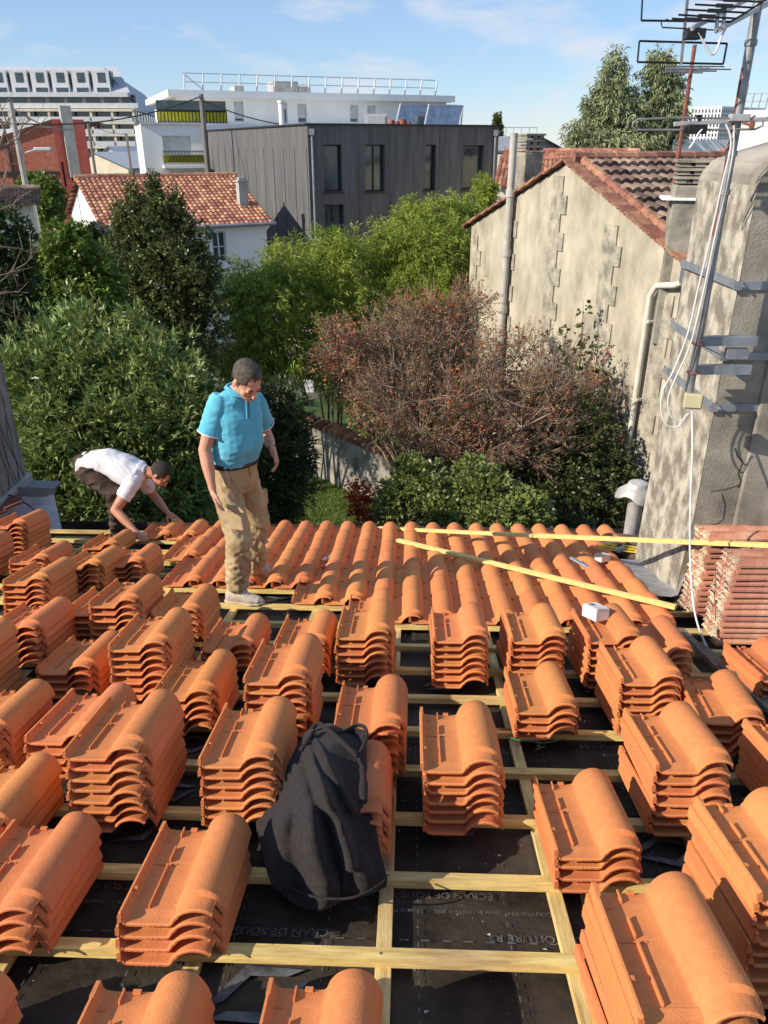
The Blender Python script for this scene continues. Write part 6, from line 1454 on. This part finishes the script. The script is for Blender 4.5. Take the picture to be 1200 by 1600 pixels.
# collar, placket, sleeve edges as parts of the shirt
m = MB(); cr_ = [nk + Z * .012 + (lf * math.cos(t) * .078 + fw * math.sin(t) * .086) + Z * (-.035 * max(0, math.sin(t))) for t in [math.radians(x) for x in range(-260, 82, 12)]]
m.tube(cr_, .007, 8); m.tube([q + (q - nk).normalized() * .010 - Z * .010 for q in cr_], .006, 8); c = m.build('collar', 'polo_blue', None, smooth=True, angle=80); c.parent = polo; 
q0 = nk + fw * .092 - Z * .03; q1 = che + fw * .150 + Z * .03
m = MB(); m.bar(q0, q1, .026, .008, fw); c = m.build('placket', 'polo_blue', None, bevel=.002); c.parent = polo
m = MB(); m.bar(q0 + fw * .006 + lf * .004, q1 + fw * .006 + lf * .004, .003, .004, fw); c = m.build('placket_gap', 'leather', None); c.parent = polo
for a, b in ((rsh, rel), (lsh, lel)):
    e = a.lerp(b, .62); dd = (b - a).normalized(); x = (lf - dd * lf.dot(dd)).normalized(); y = dd.cross(x); m = MB(); r_ = ring(e, x * .076, y * .082, 24, 2); m.tube(r_ + [r_[0]], .0045, 6); c = m.build('sleeve_hem', 'tee_white', None, smooth=True); c.parent = polo
# trousers
m = MB()
loft(m, [(pel - Z * .10, lf * .150, fw * .118), (pel - Z * .03, lf * .164, fw * .130), (wst - Z * .015, lf * .158, fw * .134)])
for a, b, c_, w_ in ((rhip, rkne, rank, 1.0), (lhip, lkne, lank, .96)):
    limb(m, [a - Z * .01, a.lerp(b, .45), b + Z * .02, b.lerp(c_, .4), b.lerp(c_, .8), c_ - Z * .01], [.098 * w_, .100 * w_, .088 * w_, .084 * w_, .082 * w_, .080 * w_], 16)
def wt(q):
    k = max(0, min(1, (pel.z - .28 - q.z) / .3)); r_ = abs(noise.noise(V(q.x * 8, q.y * 8, q.z * 11 + q.x * 9))); r2 = noise.noise(V(q.x * 18 + 3, q.y * 18, q.z * 26 - q.x * 12))
    return (.20 - r_) * (.014 + .042 * k) + .006 * r2 * (.5 + k)
tr = fuse(m, 'trousers', 'khaki', man, .006, 2, wt)
# belt
b_ = ring(wst - Z * .012, lf * .165, fw * .141); m = MB(); n_ = len(b_); vs = [q + Z * h_ + (q - wst).normalized() * o_ for q in b_ for h_, o_ in ((-.016, .004), (.016, .004), (.016, -.006), (-.016, -.006))]
fs = [(i * 4 + k, ((i + 1) % n_) * 4 + k, ((i + 1) % n_) * 4 + (k + 1) % 4, i * 4 + (k + 1) % 4) for i in range(n_) for k in range(4)]; m.add(vs, fs); bl_ = m.build('belt', 'leather', None, smooth=True); bl_.parent = man; bl_.matrix_parent_inverse = Matrix.Translation(-Vector(man.location))
m = MB(); bc = wst - Z * .012 + fw * .150 + lf * .02; m.box(bc, (.045, .008, .032), Matrix((lf, fw, Z)).transposed()); c = m.build('buckle', 'metal_dark', None, bevel=.003); c.parent = bl_
def patch(px, py, Y, w, h, dep_, rotn, name, parent, mname='khaki'):
    m = MB(); c_ = P(px, py, Y); m.box(c_, (w, dep_, h), rotn); o = m.build(name, mname, None, bevel=.008); o.parent = parent; return o
ro = Matrix.Rotation(R(-20), 3, 'Z') @ Matrix.Rotation(R(-4), 3, 'Y')
patch(367, 811, 4.640, .125, .155, .03, ro, 'cargo_pocket', tr); patch(368, 795, 4.622, .135, .050, .02, ro, 'pocket_flap', tr)
ro = Matrix.Rotation(R(-35), 3, 'Z') @ Matrix.Rotation(R(-8), 3, 'Y'); patch(353, 748, 4.700, .055, .12, .03, ro, 'side_pocket', tr)
ro = Matrix.Rotation(R(52), 3, 'Z'); patch(409, 778, 4.99, .10, .12, .03, ro, 'cargo_pocket', tr)
m = MB(); q0 = P(388, 727, 4.73); q1 = P(391, 745, 4.725); q2 = P(389, 762, 4.75); m.tube([q0, q1], .003, 6); c = m.build('fly_seam', 'leather', None); c.parent = tr
# wrist band, shoes
for w_, e_ in ((lwr, lel),):
    d_ = (w_ - e_).normalized(); x = d_.cross(Z).normalized(); y = d_.cross(x); r_ = ring(w_ - d_ * .012, x * .030, y * .030, 20, 2); m = MB(); m.tube(r_ + [r_[0]], .005, 6); c = m.build('bracelet', 'leather', None, smooth=True); c.parent = man; c.matrix_parent_inverse = Matrix.Translation(-Vector(man.location))
for heel, toe, dz in ((RP(*UV(352, 939, .004), .004), RP(*UV(412, 944, .004), .004), 0), (RP(*UV(381, 897, .075), .09), RP(*UV(422, 895, .075), .09), 0)):
    m = MB(); s_ = MB(); heel = Vector(heel); toe = Vector(toe); 
    if (toe - heel).length > .30: toe = heel + (toe - heel).normalized() * .295
    shoe(m, s_, heel, toe); sh = fuse(m, 'shoe', 'shoe_pale', man, .004, 3); so = fuse(s_, 'sole', 'shoe_sole', man, .004, 1); so.parent = sh; so.matrix_parent_inverse = Matrix.Identity(4)
    d_ = (toe - heel).normalized(); sd_ = d_.cross(Z); m = MB()
    for k in range(4): q = heel + d_ * (.13 + .025 * k) + Z * (.094 - .011 * k); m.tube([q - sd_ * .025, q + Z * .006, q + sd_ * .025], .0035, 6)
    c = m.build('laces', 'tee_white', None); c.parent = sh
# ------------------------------------------------------------------ crouching man
YB = 6.9; rf2 = P(181, 829, 6.82)
mn2 = thing('person', 'man bent over in white T-shirt and dark brown trousers, setting tiles at the eave', 'person', rf2); f2 = V(1, -.10, 0).normalized(); l2 = Z.cross(f2)
pel = P(138, 727, 6.95); mid = P(168, 723, 6.94); che = P(200, 736, 6.90); shc = P(217, 740, 6.88); nk = P(231, 738, 6.86)
ax = (che - pel).normalized(); dn = V(ax.z, 0, -ax.x).normalized(); dn = dn if dn.z < 0 else -dn
rsh, rel, rwr, rkn, rti = P(206, 757, 6.70), P(180, 797, 6.58), P(212, 831, 6.44), P(222, 839, 6.38), P(234, 847, 6.32)
lsh, lel, lwr, lkn, lti = P(222, 748, 7.06), P(242, 776, 7.20), P(262, 801, 6.98), P(268, 806, 6.95), P(277, 812, 6.90)
rhip, rkne, rank = P(137, 738, 6.84), P(178, 770, 6.72), P(181, 822, 6.80); lhip, lkne, lank = P(140, 735, 7.08), P(186, 770, 7.10), P(193, 822, 7.08)
hc = P(250, 741, 6.84); hf = V(.62, -.22, -.74).normalized(); hu = V(.72, -.05, .60)
m = MB(); L_, hrot = head(m, hc, hf, hu, 1.0); limb(m, [nk - ax * .04, hc - hu.normalized() * .03 - hf * .03], [.062, .058])
loft(m, [(pel - ax * .0, l2 * .10, dn * .08), (mid, l2 * .11, dn * .08), (che, l2 * .135, dn * .09), (shc, l2 * .12, dn * .07), (nk, l2 * .06, dn * .06)])
for a, b, c_, k_, t_, th_ in ((rsh, rel, rwr, rkn, rti, 1), (lsh, lel, lwr, lkn, lti, 1)):
    limb(m, [a, a.lerp(b, .5), b, b.lerp(c_, .3), c_], [.050, .056, .046, .045, .028]); hand(m, c_, k_, t_, V(.2, -.3 if th_ else .3, 1), .40, 1 if a is lsh else -1)
for a, b, c_ in ((rhip, rkne, rank), (lhip, lkne, lank)): limb(m, [a, a.lerp(b, .5), b, b.lerp(c_, .3), c_], [.085, .072, .052, .052, .036])
fuse(m, 'body', 'skin_tan', mn2, .0055, 3); face_bits(L_, hrot, mn2, 'hair_dark', 1.0); hair(L_, hrot, mn2, 'hair_dark', hc, hf, hu, 1.0, .006)
m = MB(); loft(m, [(pel - ax * .06 + dn * -.0, l2 * .155, dn * .115), (pel.lerp(mid, .5), l2 * .165, dn * .135), (mid, l2 * .165, dn * .135), (che, l2 * .182, dn * .145), (shc, l2 * .172, dn * .112), (nk - ax * .015, l2 * .075, dn * .072)])
for a, b in ((rsh, rel), (lsh, lel)):
    e = a.lerp(b, .55); dd = (b - a).normalized(); x = (l2 - dd * l2.dot(dd)).normalized(); y = dd.cross(x); loft(m, [(a - dd * .07, x * .045, y * .050), (a - dd * .03, x * .070, y * .074), (a + dd * .05, x * .074, y * .078), (e, x * .070, y * .074)], 20, 2)
    limb(m, [nk - ax * .05, a], [.055, .070])
def w2(q): return .009 * noise.noise(V(q.x * 9 + q.z * 14, q.y * 8, q.z * 8 - q.x * 4)) + .005 * noise.noise(V(q.x * 24 + q.z * 22, q.y * 16, q.z * 14))
fuse(m, 'tshirt', 'tee_white', mn2, .006, 2, w2)
m = MB(); loft(m, [(pel - ax * .10, l2 * .13, dn * .12), (pel, l2 * .150, dn * .128), (pel + ax * .06, l2 * .150, dn * .122)])
for a, b, c_ in ((rhip, rkne, rank), (lhip, lkne, lank)): limb(m, [a, a.lerp(b, .45), b, b.lerp(c_, .4), c_ + Z * .02], [.108, .096, .078, .074, .066], 16)
def w3(q): return (.16 - abs(noise.noise(V(q.x * 8, q.y * 7, q.z * 15)))) * .035
fuse(m, 'trousers', 'brown_trousers', mn2, .006, 2, w3)
for an in (rank, lank):
    base = V(an.x, an.y, an.z - .085); m = MB(); s_ = MB(); shoe(m, s_, base - f2 * .07, base + f2 * .20, ); sh = fuse(m, 'shoe', 'leather', mn2, .005, 2); so = fuse(s_, 'sole', 'leather', mn2, .005, 1); so.parent = sh; so.matrix_parent_inverse = Matrix.Identity(4)
